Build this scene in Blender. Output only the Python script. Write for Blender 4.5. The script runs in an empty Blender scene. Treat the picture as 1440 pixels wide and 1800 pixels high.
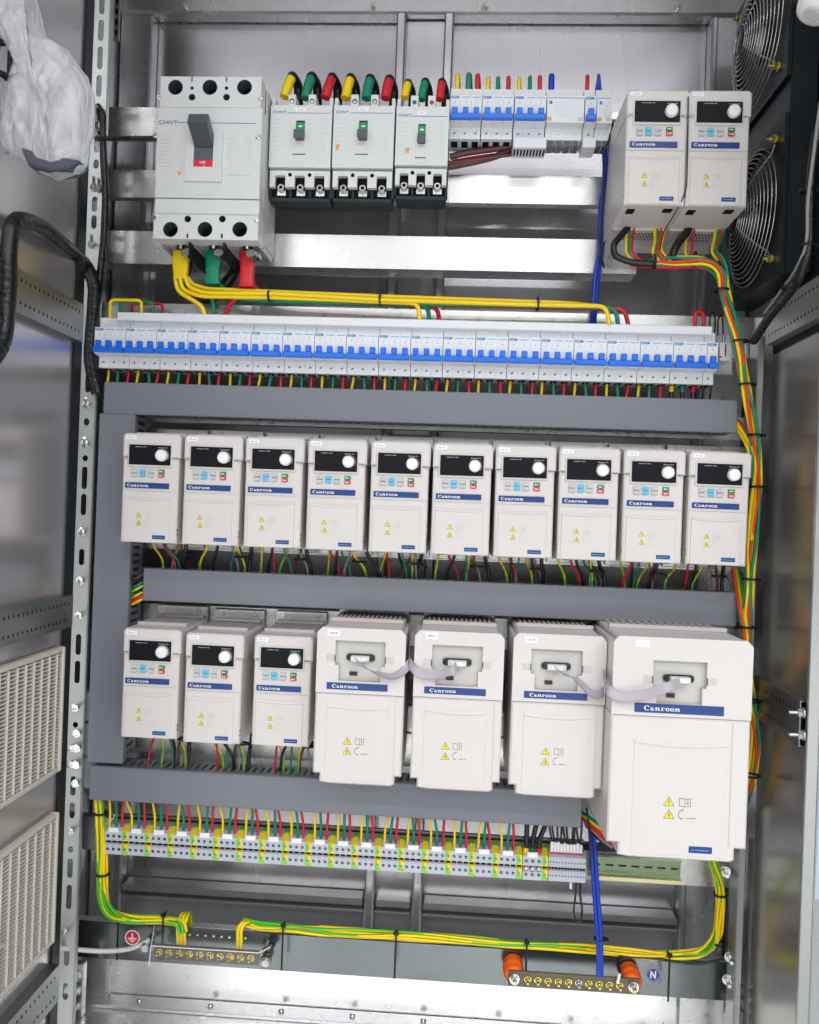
import bpy, math, random
from mathutils import Vector, Matrix
from mathutils.geometry import tessellate_polygon
random.seed(7)
SC = bpy.context.scene
COL = SC.collection
PI = math.pi
# ---------------------------------------------------------------- camera
F = 1440.0; EYE = Vector((0, 0, 1.15)); YAW = math.radians(3.1); ROLL = 0.037
fw = Vector((-math.sin(YAW), math.cos(YAW), 0)); r0 = Vector((math.cos(YAW), math.sin(YAW), 0)); up0 = Vector((0, 0, 1))
cr = r0*math.cos(ROLL) + up0*math.sin(ROLL); cu = -r0*math.sin(ROLL) + up0*math.cos(ROLL)
cd = bpy.data.cameras.new('camera'); cam = bpy.data.objects.new('camera', cd); COL.objects.link(cam)
M = Matrix((cr, cu, -fw)).transposed().to_4x4(); M.translation = EYE; cam.matrix_world = M
cd.sensor_fit = 'VERTICAL'; cd.sensor_height = 36.0; cd.lens = 36.0*F/1800.0; cd.clip_end = 60; cd.clip_start = .02
SC.camera = cam
def W(u, v, D):
    """point seen at photo position u,v lying on the plane y = D"""
    d = cr*((u-720)/F) + cu*((900-v)/F) + fw
    return EYE + d*(D/d.y)
def WX(u, v, X):
    """point seen at photo position u,v lying on the plane x = X"""
    d = cr*((u-720)/F) + cu*((900-v)/F) + fw
    return EYE + d*(X/d.x)
# ---------------------------------------------------------------- light
wd = bpy.data.worlds.new('World'); SC.world = wd; wd.use_nodes = True
nt = wd.node_tree; bg = nt.nodes['Background']
tc = nt.nodes.new('ShaderNodeTexCoord'); sx = nt.nodes.new('ShaderNodeSeparateXYZ'); rp = nt.nodes.new('ShaderNodeValToRGB')
nt.links.new(tc.outputs['Generated'], sx.inputs[0]); 
mr = nt.nodes.new('ShaderNodeMapRange'); mr.inputs[1].default_value = -1; mr.inputs[2].default_value = 1
nt.links.new(sx.outputs['Z'], mr.inputs[0]); nt.links.new(mr.outputs[0], rp.inputs[0])
rp.color_ramp.elements[0].position = .35; rp.color_ramp.elements[0].color = (.52, .52, .53, 1)
rp.color_ramp.elements[1].position = .75; rp.color_ramp.elements[1].color = (.62, .64, .68, 1)
nt.links.new(rp.outputs[0], bg.inputs[0]); bg.inputs[1].default_value = .62
def lamp(x, y, z, sx_, sy_, power, rx=0, ry=0):
    l = bpy.data.lights.new('ceiling_and_fill_lamp', 'AREA'); l.shape = 'RECTANGLE'; l.size = sx_; l.size_y = sy_; l.energy = power; l.color = (.97, .985, 1)
    o = bpy.data.objects.new('ceiling_and_fill_lamp', l); COL.objects.link(o); o.location = (x, y, z); o.rotation_euler = (rx, ry, 0)
for yy, pw in ((-.9, 18), (-2.6, 56), (-4.6, 110), (-6.8, 200)):  # farthest row is added fill, for more frontal light on the lower cabinet
    for xx in (-1.6, .5, 2.4):
        lamp(xx, yy, 3.1, 1.5, .35, pw, math.radians(-12))
SC.view_settings.view_transform = 'Standard'; SC.view_settings.look = 'None'; SC.view_settings.exposure = .26; SC.view_settings.gamma = 1
SC.cycles.max_bounces = 8
# ---------------------------------------------------------------- materials
def S(r, g, b):
    f = lambda c: (c/255/12.92) if c/255 <= .04045 else ((c/255+.055)/1.055)**2.4
    return (f(r), f(g), f(b))
def mat(name, col, rough=.5, metal=0.0, var=.06, nscale=30, bump=0.0, bscale=200, rvar=.08, stretch=None, coat=0, trans=0, alpha=1, spec=.5):
    m = bpy.data.materials.new(name); m.use_nodes = True; n = m.node_tree; b = n.nodes['Principled BSDF']; L = n.links.new
    t = n.nodes.new('ShaderNodeTexCoord'); mp = n.nodes.new('ShaderNodeMapping'); L(t.outputs['Object'], mp.inputs[0])
    if stretch: mp.inputs['Scale'].default_value = stretch
    no = n.nodes.new('ShaderNodeTexNoise'); no.inputs['Scale'].default_value = nscale; no.inputs['Detail'].default_value = 5; L(mp.outputs[0], no.inputs[0])
    mx = n.nodes.new('ShaderNodeMix'); mx.data_type = 'RGBA'
    mx.inputs[6].default_value = tuple(max(0, c*(1-var)) for c in col)+(1,); mx.inputs[7].default_value = tuple(min(1, c*(1+var)) for c in col)+(1,)
    L(no.outputs[0], mx.inputs[0]); L(mx.outputs[2], b.inputs['Base Color'])
    r = n.nodes.new('ShaderNodeMapRange'); r.inputs[3].default_value = max(.02, rough-rvar); r.inputs[4].default_value = min(1, rough+rvar); L(no.outputs[0], r.inputs[0]); L(r.outputs[0], b.inputs['Roughness'])
    b.inputs['Metallic'].default_value = metal; b.inputs['Coat Weight'].default_value = coat; b.inputs['Specular IOR Level'].default_value = spec
    if trans: b.inputs['Transmission Weight'].default_value = trans
    if alpha < 1: b.inputs['Alpha'].default_value = alpha
    if bump:
        n2 = n.nodes.new('ShaderNodeTexNoise'); n2.inputs['Scale'].default_value = bscale; n2.inputs['Detail'].default_value = 4; L(mp.outputs[0], n2.inputs[0])
        bp = n.nodes.new('ShaderNodeBump'); bp.inputs['Strength'].default_value = bump; bp.inputs['Distance'].default_value = .002; L(n2.outputs[0], bp.inputs['Height']); L(bp.outputs[0], b.inputs['Normal'])
    return m
m_back = mat('painted_zinc_sheet', S(180, 177, 181), .27, .85, .07, 6, .05, 60, .07, stretch=(1, 1, .15))
m_galv = mat('galvanised_steel', S(214, 214, 212), .30, .88, .08, 60, .015, 12, .10)
m_frame = mat('frame_steel', S(188, 188, 190), .27, .80, .08, 18, .04, 40, .1, stretch=(1, 1, .2))
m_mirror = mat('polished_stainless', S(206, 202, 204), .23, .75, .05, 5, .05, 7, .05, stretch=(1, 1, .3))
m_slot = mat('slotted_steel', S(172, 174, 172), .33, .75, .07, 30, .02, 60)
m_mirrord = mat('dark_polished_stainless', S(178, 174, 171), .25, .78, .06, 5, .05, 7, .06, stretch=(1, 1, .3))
m_doorrail = mat('shaded_zinc', S(146, 148, 148), .30, .9, .12, 12, .06, 30, .1)  # zinc darkened in its colour for shade on the sideways-facing door rails
m_dark = mat('recess_shade', S(16, 17, 20), .6, spec=.15)  # near-black stands in for shade inside holes, slots and gaps
m_blackpanel = mat('black_steel_and_shade', S(14, 22, 28), .40, 0, .2, 12, .05, 30, spec=.3)  # black steel; also stands in for a dark gap and dark door reflections
m_bolt = mat('bright_bolt_steel', S(190, 190, 188), .26, 1.0, .05)
m_brass = mat('brass', S(206, 192, 112), .25, 1.0, .12)
m_bar = mat('dark_zinc_bar', S(100, 105, 106), .24, .85, .3, 7, .08, 30)
m_busbar = mat('tinned_brown_busbar', S(88, 80, 68), .35, .7, .15)
m_duct = mat('grey_pvc', S(120, 123, 131), .40, 0, .05, 7, .05, 9, .09, stretch=(.5, 1, 1.6))
m_ductdark = mat('grey_pvc_inside', S(120, 124, 132), .55, 0, .05)
m_beige = mat('warm_white_abs', S(213, 207, 204), .42, 0, .035, 9, .03, 900, .07)
m_beige2 = mat('warm_white_abs_side', S(204, 196, 194), .48, 0, .02, 20, .03, 900, .04)
m_lgrey = mat('pale_grey_plastic', S(218, 219, 219), .42, 0, .015, 20, .03, 900, .04)
m_lgrey2 = mat('pale_grey_plastic_base', S(200, 201, 200), .45, 0, .02)
m_mcb = mat('white_breaker_plastic', S(226, 228, 233), .4, 0, .02, 20)
m_mcbs = mat('white_breaker_shoulder', S(208, 205, 204), .45, 0, .02, 20)
m_white = mat('white_label', S(240, 240, 240), .5, 0, .02)
m_btn = mat('grey_button', S(196, 196, 198), .4)
m_cyan = mat('light_blue_button', S(105, 195, 228), .4)
m_gbtn = mat('green_button', S(20, 140, 75), .4)
m_rbtn = mat('red_button', S(214, 62, 72), .4)
m_disp = mat('black_display', S(12, 14, 21), .40, 0, .05, spec=.18)
m_blue = mat('blue_lever_plastic', S(22, 112, 228), .32, 0, .04)
m_bstrip = mat('blue_name_strip', S(10, 58, 128), .35, 0, .04)
m_lblue = mat('light_blue_print', S(110, 175, 222), .5)
m_lineblue = mat('blue_line_print', S(86, 124, 186), .5)
m_ink = mat('dark_ink', S(70, 72, 78), .6)
m_faint = mat('faint_grey_print', S(182, 182, 184), .6)
m_orange = mat('orange_print', S(240, 170, 80), .5)
m_wyel = mat('yellow_warning_print', S(238, 214, 40), .5)
m_handle = mat('dark_grey_handle', S(78, 86, 92), .38)
m_red = mat('red_indicator', S(222, 30, 50), .35)
m_green = mat('green_indicator', S(20, 150, 95), .35)
m_blk = mat('black_plastic', S(20, 22, 26), .4, 0, .1, spec=.25)
m_base = mat('charcoal_breaker_base', S(46, 52, 56), .5, 0, .1, spec=.25)
m_conn = mat('dark_green_connector', S(36, 52, 42), .45)
m_ribbon = mat('grey_ribbon_cable', S(176, 168, 178), .45, 0, .08, 60)
m_grille = mat('cream_filter_plastic', S(206, 199, 188), .5, 0, .03)
m_grilleb = mat('filter_mat', S(150, 146, 136), .9, 0, .15, 80)
m_oran = mat('orange_insulator', S(252, 104, 26), .4, 0, .04)
m_floor = mat('pale_workshop_floor', S(205, 205, 202), .5, 0, .08, 3)
m_din = mat('olive_passivated_rail', S(128, 140, 112), .24, .95, .35, 12)
m_dined = mat('cream_rail_edge', S(222, 212, 160), .3, .6, .1)
m_tgrey = mat('grey_terminal_plastic', S(190, 194, 205), .45, 0, .03)
m_tgreen = mat('green_terminal_plastic', S(120, 205, 50), .4, 0, .04)
m_tyel = mat('yellow_terminal_plastic', S(240, 214, 20), .4, 0, .04)
m_wall = mat('pale_room_wall', S(226, 236, 248), .7)
WC = {
 'yellow': mat('yellow_pvc_wire', S(244, 208, 0), .35, 0, .04), 'green': mat('teal_green_pvc_wire', S(0, 134, 100), .35, 0, .05),
 'red': mat('red_pvc_wire', S(208, 26, 42), .35, 0, .05), 'blue': mat('blue_pvc_wire', S(22, 58, 176), .32, 0, .05),
 'black': mat('black_pvc_wire', S(24, 24, 26), .32, 0, .1), 'grey': mat('grey_sheath', S(140, 138, 136), .4),
 'white': mat('white_sheath', S(205, 202, 198), .4), 'orange': mat('orange_red_wire', S(216, 62, 20), .35),
 'lime': mat('lime_green_stripe', S(76, 184, 36), .35), 'maroon': mat('maroon_sheath', S(96, 52, 50), .4)}
m_sleeve = mat('black_spiral_wrap', S(16, 17, 20), .22, 0, .2, 30, .9, 120, .1)
def bagmat():
    m = bpy.data.materials.new('thin_white_polythene'); m.use_nodes = True; n = m.node_tree; b = n.nodes['Principled BSDF']; L = n.links.new
    b.inputs['Base Color'].default_value = (.94, .94, .96, 1); b.inputs['Roughness'].default_value = .24; b.inputs['Coat Weight'].default_value = .3
    t = n.nodes.new('ShaderNodeTexCoord'); mp = n.nodes.new('ShaderNodeMapping'); mp.inputs['Scale'].default_value = (1, 1, .45); mp.inputs['Rotation'].default_value = (0, .5, 0)
    L(t.outputs['Object'], mp.inputs[0]); no = n.nodes.new('ShaderNodeTexNoise'); no.inputs['Scale'].default_value = 26; no.inputs['Detail'].default_value = 8; no.inputs['Distortion'].default_value = 2.0; L(mp.outputs[0], no.inputs[0])
    bp = n.nodes.new('ShaderNodeBump'); bp.inputs['Strength'].default_value = 1.0; bp.inputs['Distance'].default_value = .012; L(no.outputs[0], bp.inputs['Height']); L(bp.outputs[0], b.inputs['Normal'])
    tr = n.nodes.new('ShaderNodeBsdfTransparent'); tl = n.nodes.new('ShaderNodeBsdfTranslucent'); tl.inputs[0].default_value = (.85, .85, .88, 1)
    m1 = n.nodes.new('ShaderNodeMixShader'); m1.inputs[0].default_value = .35; L(b.outputs[0], m1.inputs[1]); L(tl.outputs[0], m1.inputs[2])
    m2 = n.nodes.new('ShaderNodeMixShader'); r = n.nodes.new('ShaderNodeMapRange'); r.inputs[1].default_value = .35; r.inputs[2].default_value = .65; r.inputs[3].default_value = .06; r.inputs[4].default_value = .52
    L(no.outputs[0], r.inputs[0]); L(r.outputs[0], m2.inputs[0]); L(m1.outputs[0], m2.inputs[1]); L(tr.outputs[0], m2.inputs[2])
    L(m2.outputs[0], n.nodes['Material Output'].inputs['Surface']); return m
m_bag = bagmat()
m_clear = mat('clear_acrylic', (.9, .92, .9), .08, 0, .01, alpha=.07)
# ---------------------------------------------------------------- mesh builder
class MB:
    def __init__(s): s.v = []; s.f = []; s.m = []; s.sm = []; s.mats = []; s.T = None
    def mi(s, m):
        if m not in s.mats: s.mats.append(m)
        return s.mats.index(m)
    def add(s, vs, fs, m, smooth=False):
        n = len(s.v); k = s.mi(m)
        s.v += [tuple(s.T @ Vector(v)) if s.T else tuple(v) for v in vs]
        for f in fs: s.f.append(tuple(i+n for i in f)); s.m.append(k); s.sm.append(smooth)
        return s
    def box(s, x0, x1, y0, y1, z0, z1, m, b=0.0):
        if x1 < x0: x0, x1 = x1, x0
        if y1 < y0: y0, y1 = y1, y0
        if z1 < z0: z0, z1 = z1, z0
        b = min(b, (x1-x0)*.45, (y1-y0)*.45, (z1-z0)*.45)
        c = Vector(((x0+x1)/2, (y0+y1)/2, (z0+z1)/2)); h = Vector(((x1-x0)/2, (y1-y0)/2, (z1-z0)/2))
        sg = [(a, e, g) for a in (-1, 1) for e in (-1, 1) for g in (-1, 1)]
        if b <= 0:
            vs = [c+Vector((h.x*a, h.y*e, h.z*g)) for a, e, g in sg]
            return s.add(vs, [(0, 1, 3, 2), (4, 6, 7, 5), (0, 4, 5, 1), (2, 3, 7, 6), (0, 2, 6, 4), (1, 5, 7, 3)], m)
        vs = []; ix = {}
        for q in sg:
            for ax in range(3):
                p = [q[i]*(h[i] if i == ax else h[i]-b) for i in range(3)]
                ix[(q, ax)] = len(vs); vs.append(c+Vector(p))
        fs = []
        for ax in range(3):
            o1, o2 = [i for i in range(3) if i != ax]
            for sd in (-1, 1):
                def K(a, e):
                    q = [0, 0, 0]; q[ax] = sd; q[o1] = a; q[o2] = e; return tuple(q)
                fs.append([ix[(K(-1, -1), ax)], ix[(K(1, -1), ax)], ix[(K(1, 1), ax)], ix[(K(-1, 1), ax)]])
            for a in (-1, 1):
                for e in (-1, 1):
                    q0 = [0, 0, 0]; q1 = [0, 0, 0]; q0[ax] = -1; q1[ax] = 1; q0[o1] = q1[o1] = a; q0[o2] = q1[o2] = e
                    q0 = tuple(q0); q1 = tuple(q1)
                    fs.append([ix[(q0, o1)], ix[(q1, o1)], ix[(q1, o2)], ix[(q0, o2)]])
        for q in sg: fs.append([ix[(q, 0)], ix[(q, 1)], ix[(q, 2)]])
        out = []
        for f in fs:
            a, e, g = vs[f[0]], vs[f[1]], vs[f[2]]
            nrm = (e-a).cross(g-a); ctr = sum((vs[i] for i in f), Vector())/len(f)-c
            out.append(f if nrm.dot(ctr) > 0 else f[::-1])
        return s.add(vs, out, m)
    def rect(s, x0, x1, z0, z1, y, m): return s.add([(x0, y, z0), (x1, y, z0), (x1, y, z1), (x0, y, z1)], [(0, 1, 2, 3)], m)
    def poly(s, pts, y, m): return s.add([(a, y, c) for a, c in pts], [tuple(range(len(pts)))], m)
    def seg(s, a, b, w, y, m):
        a = Vector(a); b = Vector(b); d = (b-a).normalized(); n = Vector((-d.y, d.x))*w/2
        return s.poly([tuple(a-n), tuple(b-n), tuple(b+n), tuple(a+n)], y, m)
    def disc(s, x, z, r, y, m, n=16): return s.poly([(x+r*math.cos(2*PI*i/n), z+r*math.sin(2*PI*i/n)) for i in range(n)], y, m)
    def arc(s, x, z, ro, ri, a0, a1, y, m, n=14, ex=1.0, ix=None):
        """ring piece; outer radius ro, inner ri; ex widens outer x, ix scales inner x"""
        ix = ex if ix is None else ix
        A = [a0+(a1-a0)*i/n for i in range(n+1)]
        vs = [(x+ro*ex*math.cos(a), y, z+ro*math.sin(a)) for a in A]+[(x+ri*ix*math.cos(a), y, z+ri*math.sin(a)) for a in A]
        return s.add(vs, [(i, i+1, n+2+i, n+1+i) for i in range(n)], m)
    def cyl(s, p0, p1, r, m, n=16, r2=None, cap=True, smooth=True):
        p0 = Vector(p0); p1 = Vector(p1); d = (p1-p0).normalized(); a = d.orthogonal().normalized(); b = d.cross(a); r2 = r if r2 is None else r2
        vs = [p0+(a*math.cos(2*PI*i/n)+b*math.sin(2*PI*i/n))*r for i in range(n)]+[p1+(a*math.cos(2*PI*i/n)+b*math.sin(2*PI*i/n))*r2 for i in range(n)]
        s.add(vs, [(i, (i+1) % n, n+(i+1) % n, n+i) for i in range(n)], m, smooth and n > 7)
        if cap: s.add(vs, [tuple(range(n))[::-1], tuple(range(n, 2*n))], m)
        return s
    def lathe(s, c, axis, prof, m, n=20):
        """prof: (distance along axis, radius)"""
        c = Vector(c); d = Vector(axis).normalized(); a = d.orthogonal().normalized(); b = d.cross(a); vs = []
        for t, r in prof: vs += [c+d*t+(a*math.cos(2*PI*i/n)+b*math.sin(2*PI*i/n))*r for i in range(n)]
        fs = [(j*n+i, j*n+(i+1) % n, (j+1)*n+(i+1) % n, (j+1)*n+i) for j in range(len(prof)-1) for i in range(n)]
        s.add(vs, fs, m, True); s.add(vs[-n:], [tuple(range(n))], m); s.add(vs[:n], [tuple(range(n))[::-1]], m); return s
    def tube(s, pts, r, m, n=8, m2=None, twist=0.0, cap=True, flat=1.0, ph=0):
        pts = [Vector(p) for p in pts]; N = len(pts); T = []
        for i in range(N): T.append((pts[min(i+1, N-1)]-pts[max(i-1, 0)]).normalized())
        a = T[0].orthogonal().normalized(); vs = []
        for i in range(N):
            a = (a-T[i]*a.dot(T[i])).normalized(); b = T[i].cross(a); rr = r[i] if isinstance(r, list) else r
            vs += [pts[i]+(a*math.cos(2*PI*k/n)+b*math.sin(2*PI*k/n)*flat)*rr for k in range(n)]
        F1 = []; F2 = []
        for i in range(N-1):
            for k in range(n):
                q = (i*n+k, i*n+(k+1) % n, (i+1)*n+(k+1) % n, (i+1)*n+k)
                (F2 if m2 and (k+int(i*twist+ph)) % n < 4 else F1).append(q)
        if m2:
            n0 = len(s.v); s.add(vs, F1, m, True); k2 = s.mi(m2)
            for f in F2: s.f.append(tuple(i+n0 for i in f)); s.m.append(k2); s.sm.append(True)
        else: s.add(vs, F1, m, True)
        if cap: s.add(vs[:n], [tuple(range(n))], m); s.add(vs[-n:], [tuple(range(n))], m)
        return s
    def plate(s, outer, holes, y0, y1, m, mh=None):
        """outline and holes in x,z; from y0 (front) to y1 (back)"""
        loops = [[Vector((a, c, 0)) for a, c in outer]]+[[Vector((a, c, 0)) for a, c in h] for h in holes]
        tris = tessellate_polygon(loops); flat = [p for l in loops for p in l]; n = len(flat)
        vs = [(p.x, y0, p.y) for p in flat]+[(p.x, y1, p.y) for p in flat]
        s.add(vs, [tuple(t) for t in tris]+[tuple(i+n for i in t) for t in tris], m)
        o = 0
        for li, l in enumerate(loops):
            k = len(l); s.add(vs, [(o+i, o+(i+1) % k, n+o+(i+1) % k, n+o+i) for i in range(k)], m if li == 0 else (mh or m)); o += k
        return s
    def prism(s, outline, y0, y1, m, b=0.0):
        """solid with a bevelled front edge; outline anticlockwise in x,z"""
        n = len(outline); P = [Vector(p) for p in outline]; ins = []
        for i in range(n):
            d0 = (P[i]-P[i-1]).normalized(); d1 = (P[(i+1) % n]-P[i]).normalized(); n0 = Vector((-d0.y, d0.x)); n1 = Vector((-d1.y, d1.x))
            q = (n0+n1); q = q/max(.5, q.dot(n0)) if q.length > 1e-6 else n0; ins.append(P[i]+q*b)
        vs = [(p.x, y0, p.y) for p in ins]+[(p.x, y0+b, p.y) for p in P]+[(p.x, y1, p.y) for p in P]
        tris = tessellate_polygon([[Vector((p.x, p.y, 0)) for p in ins]])
        fs = [tuple(t) for t in tris]+[tuple(t[j]+2*n for j in range(3)) for t in tris]
        for i in range(n): j = (i+1) % n; fs += [(i, j, n+j, n+i), (n+i, n+j, 2*n+j, 2*n+i)]
        return s.add(vs, fs, m)
    def build(s, name, parent=None, loc=None):
        me = bpy.data.meshes.new(name); me.from_pydata(s.v, [], s.f)
        for q in s.mats: me.materials.append(q)
        me.polygons.foreach_set('material_index', s.m); me.polygons.foreach_set('use_smooth', s.sm); me.update()
        o = bpy.data.objects.new(name, me); COL.objects.link(o)
        if parent: o.parent = parent
        if loc is not None: o.location = loc
        return o
def recentre(o):
    """put a world-built mesh's origin at its base"""
    vs = [v.co for v in o.data.vertices]
    lo = Vector([min(v[i] for v in vs) for i in range(3)]); hi = Vector([max(v[i] for v in vs) for i in range(3)])
    c = Vector(((lo.x+hi.x)/2, (lo.y+hi.y)/2, lo.z)); o.data.transform(Matrix.Translation(-c)); o.location = c; return o
def tag(o, label, cat, group=None):
    o['label'] = label; o['category'] = cat
    if group: o['group'] = group
    return o
def empty(name, loc, label, cat, group=None):
    o = bpy.data.objects.new(name, None); o.empty_display_size = .02; COL.objects.link(o); o.location = loc; return tag(o, label, cat, group)
def children(o): return [c for c in KIDS if c.parent == o]
def copy_tree(o, loc=None, label=None, group=None, parent=None):
    c = o.copy(); COL.objects.link(c); c.parent = parent
    if loc is not None: c.location = loc
    if label: c['label'] = label
    if group: c['group'] = group
    for ch in list(o.children): copy_tree(ch, parent=c)
    return c
ONES = ['', 'first', 'second', 'third', 'fourth', 'fifth', 'sixth', 'seventh', 'eighth', 'ninth', 'tenth', 'eleventh', 'twelfth', 'thirteenth', 'fourteenth', 'fifteenth', 'sixteenth', 'seventeenth', 'eighteenth', 'nineteenth']
def ordn(i, n=None):
    if n and i == n: return 'last'
    if i < 20: return ONES[i]
    t = {2: ('twentieth', 'twenty'), 3: ('thirtieth', 'thirty'), 4: ('fortieth', 'forty'), 5: ('fiftieth', 'fifty'), 6: ('sixtieth', 'sixty')}[i//10]
    return t[0] if i % 10 == 0 else t[1]+'-'+ONES[i % 10]
def fillet(pts, rad, k=6):
    pts = [Vector(p) for p in pts]; out = [pts[0]]
    for i in range(1, len(pts)-1):
        a, b, c = pts[i-1], pts[i], pts[i+1]; r = min(rad, (a-b).length*.5, (c-b).length*.5)
        p = b+(a-b).normalized()*r; q = b+(c-b).normalized()*r
        for j in range(k+1):
            t = j/k; out.append(p*(1-t)**2+b*2*t*(1-t)+q*t*t)
    out.append(pts[-1]); res = [out[0]]
    for p in out[1:]:
        if (p-res[-1]).length > 1e-5: res.append(p)
    return res
def dens(pts, step=.006):
    out = [pts[0]]
    for a, b in zip(pts, pts[1:]):
        n = max(1, int((b-a).length/step))
        for j in range(1, n+1): out.append(a.lerp(b, j/n))
    return out
def wire(pts, r, colour, label, group=None, rad=.02, name='wire', cat='wire'):
    p = fillet(pts, rad); mb = MB()
    if colour == 'yg': mb.tube(dens(p), r, WC['yellow'], 8, WC['lime'], .18)
    else: mb.tube(p, r, WC[colour], 8)
    return tag(recentre(mb.build(name)), label, cat, group)
def P3(l): return [W(*p) for p in l]
def circ(x, z, r, n=20): return [(x+r*math.cos(2*PI*i/n), z+r*math.sin(2*PI*i/n)) for i in range(n)]
def slotpts(x, z, w, h, n=5):
    r = w/2; return [(x+r*math.cos(PI*i/n), z+h/2-r+r*math.sin(PI*i/n)) for i in range(n+1)]+[(x-r*math.cos(PI*i/n), z-h/2+r-r*math.sin(PI*i/n)) for i in range(n+1)]
# ---------------------------------------------------------------- lettering
def canroon(mb, x, z, h, y, m, wide=1.35):
    """bold serif lettering of the drives' name strip; returns end x"""
    xh = h*.72; sw = h*.26*wide; th = h*.10
    def serif(cx, zz, w): mb.rect(cx-w/2, cx+w/2, zz-th/2, zz+th/2, y, m)
    R = h*.52; cx = x+R*wide
    mb.arc(cx, z+h/2, R, R*.82, math.radians(42), math.radians(318), y, m, 18, wide, wide*.62)
    mb.rect(cx+R*wide*.62, cx+R*wide*.78, z+h*.62, z+h*1.0, y, m)
    x = cx+R*wide+h*.12
    def bowl(x):
        r = xh*.52; c = x+r*wide; mb.arc(c, z+xh/2, r, r*.76, 0, 2*PI, y, m, 18, wide, wide*.60); return c+r*wide+h*.12
    def n_(x):
        s0 = x+sw*.5; mb.rect(s0, s0+sw, z, z+xh, y, m); serif(s0+sw/2, z+th/2, sw*2); serif(s0+sw*.2, z+xh-th/2, sw*1.2)
        r = h*.30*wide; c = s0+sw+r*.75
        mb.arc(c, z+xh*.62, xh*.38, xh*.24, 0, PI, y, m, 8, wide*.95, wide*.4)
        s1 = c+xh*.38*wide*.95-sw; mb.rect(s1, s1+sw, z, z+xh*.64, y, m); serif(s1+sw/2, z+th/2, sw*2); return s1+sw*1.5+h*.12
    # a
    r = xh*.30; c = x+r*wide
    mb.arc(c, z+r, r, r*.55, 0, 2*PI, y, m, 12, wide, wide*.5); mb.rect(c+r*wide*.55, c+r*wide*.55+sw, z, z+xh*.72, y, m)
    mb.arc(c+r*wide*.1, z+xh*.66, xh*.34, xh*.2, math.radians(10), math.radians(160), y, m, 8, wide*.85, wide*.6)
    serif(c+r*wide*.55+sw, z+th/2, sw*1.1); x = c+r*wide*.55+sw*1.5+h*.12
    x = n_(x)
    s0 = x+sw*.5; mb.rect(s0, s0+sw, z, z+xh, y, m); serif(s0+sw/2, z+th/2, sw*2.1); serif(s0+sw*.2, z+xh-th/2, sw*1.2)
    mb.arc(s0+sw*1.2, z+xh*.66, xh*.34, xh*.16, math.radians(35), math.radians(140), y, m, 6, wide*.8, wide*.6); mb.disc(s0+sw*2.1, z+xh*.82, h*.11, y, m, 8)
    x = s0+sw*2.6+h*.08
    x = bowl(x); x = bowl(x); return n_(x)
def chnt(mb, x, z, h, y, m, w=None):
    t = h*.2; a = h*1.15
    mb.seg((x+a*.9, z+h-t/2), (x+a*.25, z+h-t/2), t, y, m); mb.seg((x+t/2, z+h*.8), (x+t/2, z+h*.2), t, y, m)
    mb.seg((x+a*.25, z+h-t/2), (x+t*.4, z+h*.75), t, y, m); mb.seg((x+t*.4, z+h*.25), (x+a*.25, z+t/2), t, y, m); mb.seg((x+a*.25, z+t/2), (x+a*.9, z+t/2), t, y, m)
    x += a*1.08
    mb.rect(x, x+t, z, z+h, y, m); mb.rect(x+a*.75, x+a*.75+t, z, z+h, y, m); mb.rect(x+t, x+a*.75, z+h*.42, z+h*.42+t, y, m); x += a*1.1
    mb.rect(x, x+t, z, z+h, y, m); mb.rect(x+a*.8, x+a*.8+t, z, z+h, y, m); mb.seg((x+t*.6, z+h*.95), (x+a*.8+t*.4, z+h*.05), t*1.1, y, m); x += a*1.12
    mb.rect(x, x+a, z+h-t, z+h, y, m); mb.rect(x+a/2-t/2, x+a/2+t/2, z, z+h-t, y, m); return x+a
def scribble(mb, x0, x1, z, h, y, m, n):
    """a line of small print too small to read in the photograph"""
    x = x0; w = (x1-x0)/n
    for i in range(n):
        ww = w*random.uniform(.4, .8); mb.rect(x, x+ww, z, z+h*random.uniform(.6, 1), y, m); x += w
def warn(mb, x, z, s, y, bolt=False):
    mb.poly([(x-s*.56, z-s*.45), (x+s*.56, z-s*.45), (x, z+s*.52)], y+.00006, m_ink)
    mb.poly([(x-s*.48, z-s*.40), (x+s*.48, z-s*.40), (x, z+s*.42)], y, m_wyel)
    if bolt:
        mb.seg((x+s*.08, z+s*.16), (x-s*.06, z-s*.08), s*.09, y-.00005, m_ink); mb.seg((x-s*.06, z-s*.06), (x+s*.09, z-s*.10), s*.07, y-.00005, m_ink); mb.seg((x+s*.09, z-s*.08), (x-s*.03, z-s*.32), s*.08, y-.00005, m_ink)
    else:
        mb.rect(x-s*.045, x+s*.045, z-s*.16, z+s*.16, y-.00005, m_ink); mb.rect(x-s*.045, x+s*.045, z-s*.32, z-s*.23, y-.00005, m_ink)
def picto_book(mb, x, z, s, y, m):
    w = s*.045
    for a, b in (((-.5, .36), (0, .28)), ((0, .28), (.5, .36)), ((-.5, -.36), (0, -.42)), ((0, -.42), (.5, -.36)), ((-.5, .36), (-.5, -.36)), ((.5, .36), (.5, -.36)), ((0, .28), (0, -.42))):
        mb.seg((x+a[0]*s, z+a[1]*s), (x+b[0]*s, z+b[1]*s), w, y, m)
    mb.rect(x+s*.22, x+s*.30, z-s*.2, z+s*.08, y, m); mb.rect(x+s*.22, x+s*.30, z+s*.14, z+s*.2, y, m)
def picto_wait(mb, x, z, s, y, m):
    mb.arc(x, z, s*.45, s*.38, math.radians(70), math.radians(300), y, m, 12, .7); mb.seg((x, z+s*.42), (x+s*.2, z+s*.5), s*.06, y, m)
    scribble(mb, x+s*.5, x+s*1.35, z-s*.38, s*.12, y, m, 7)
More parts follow.
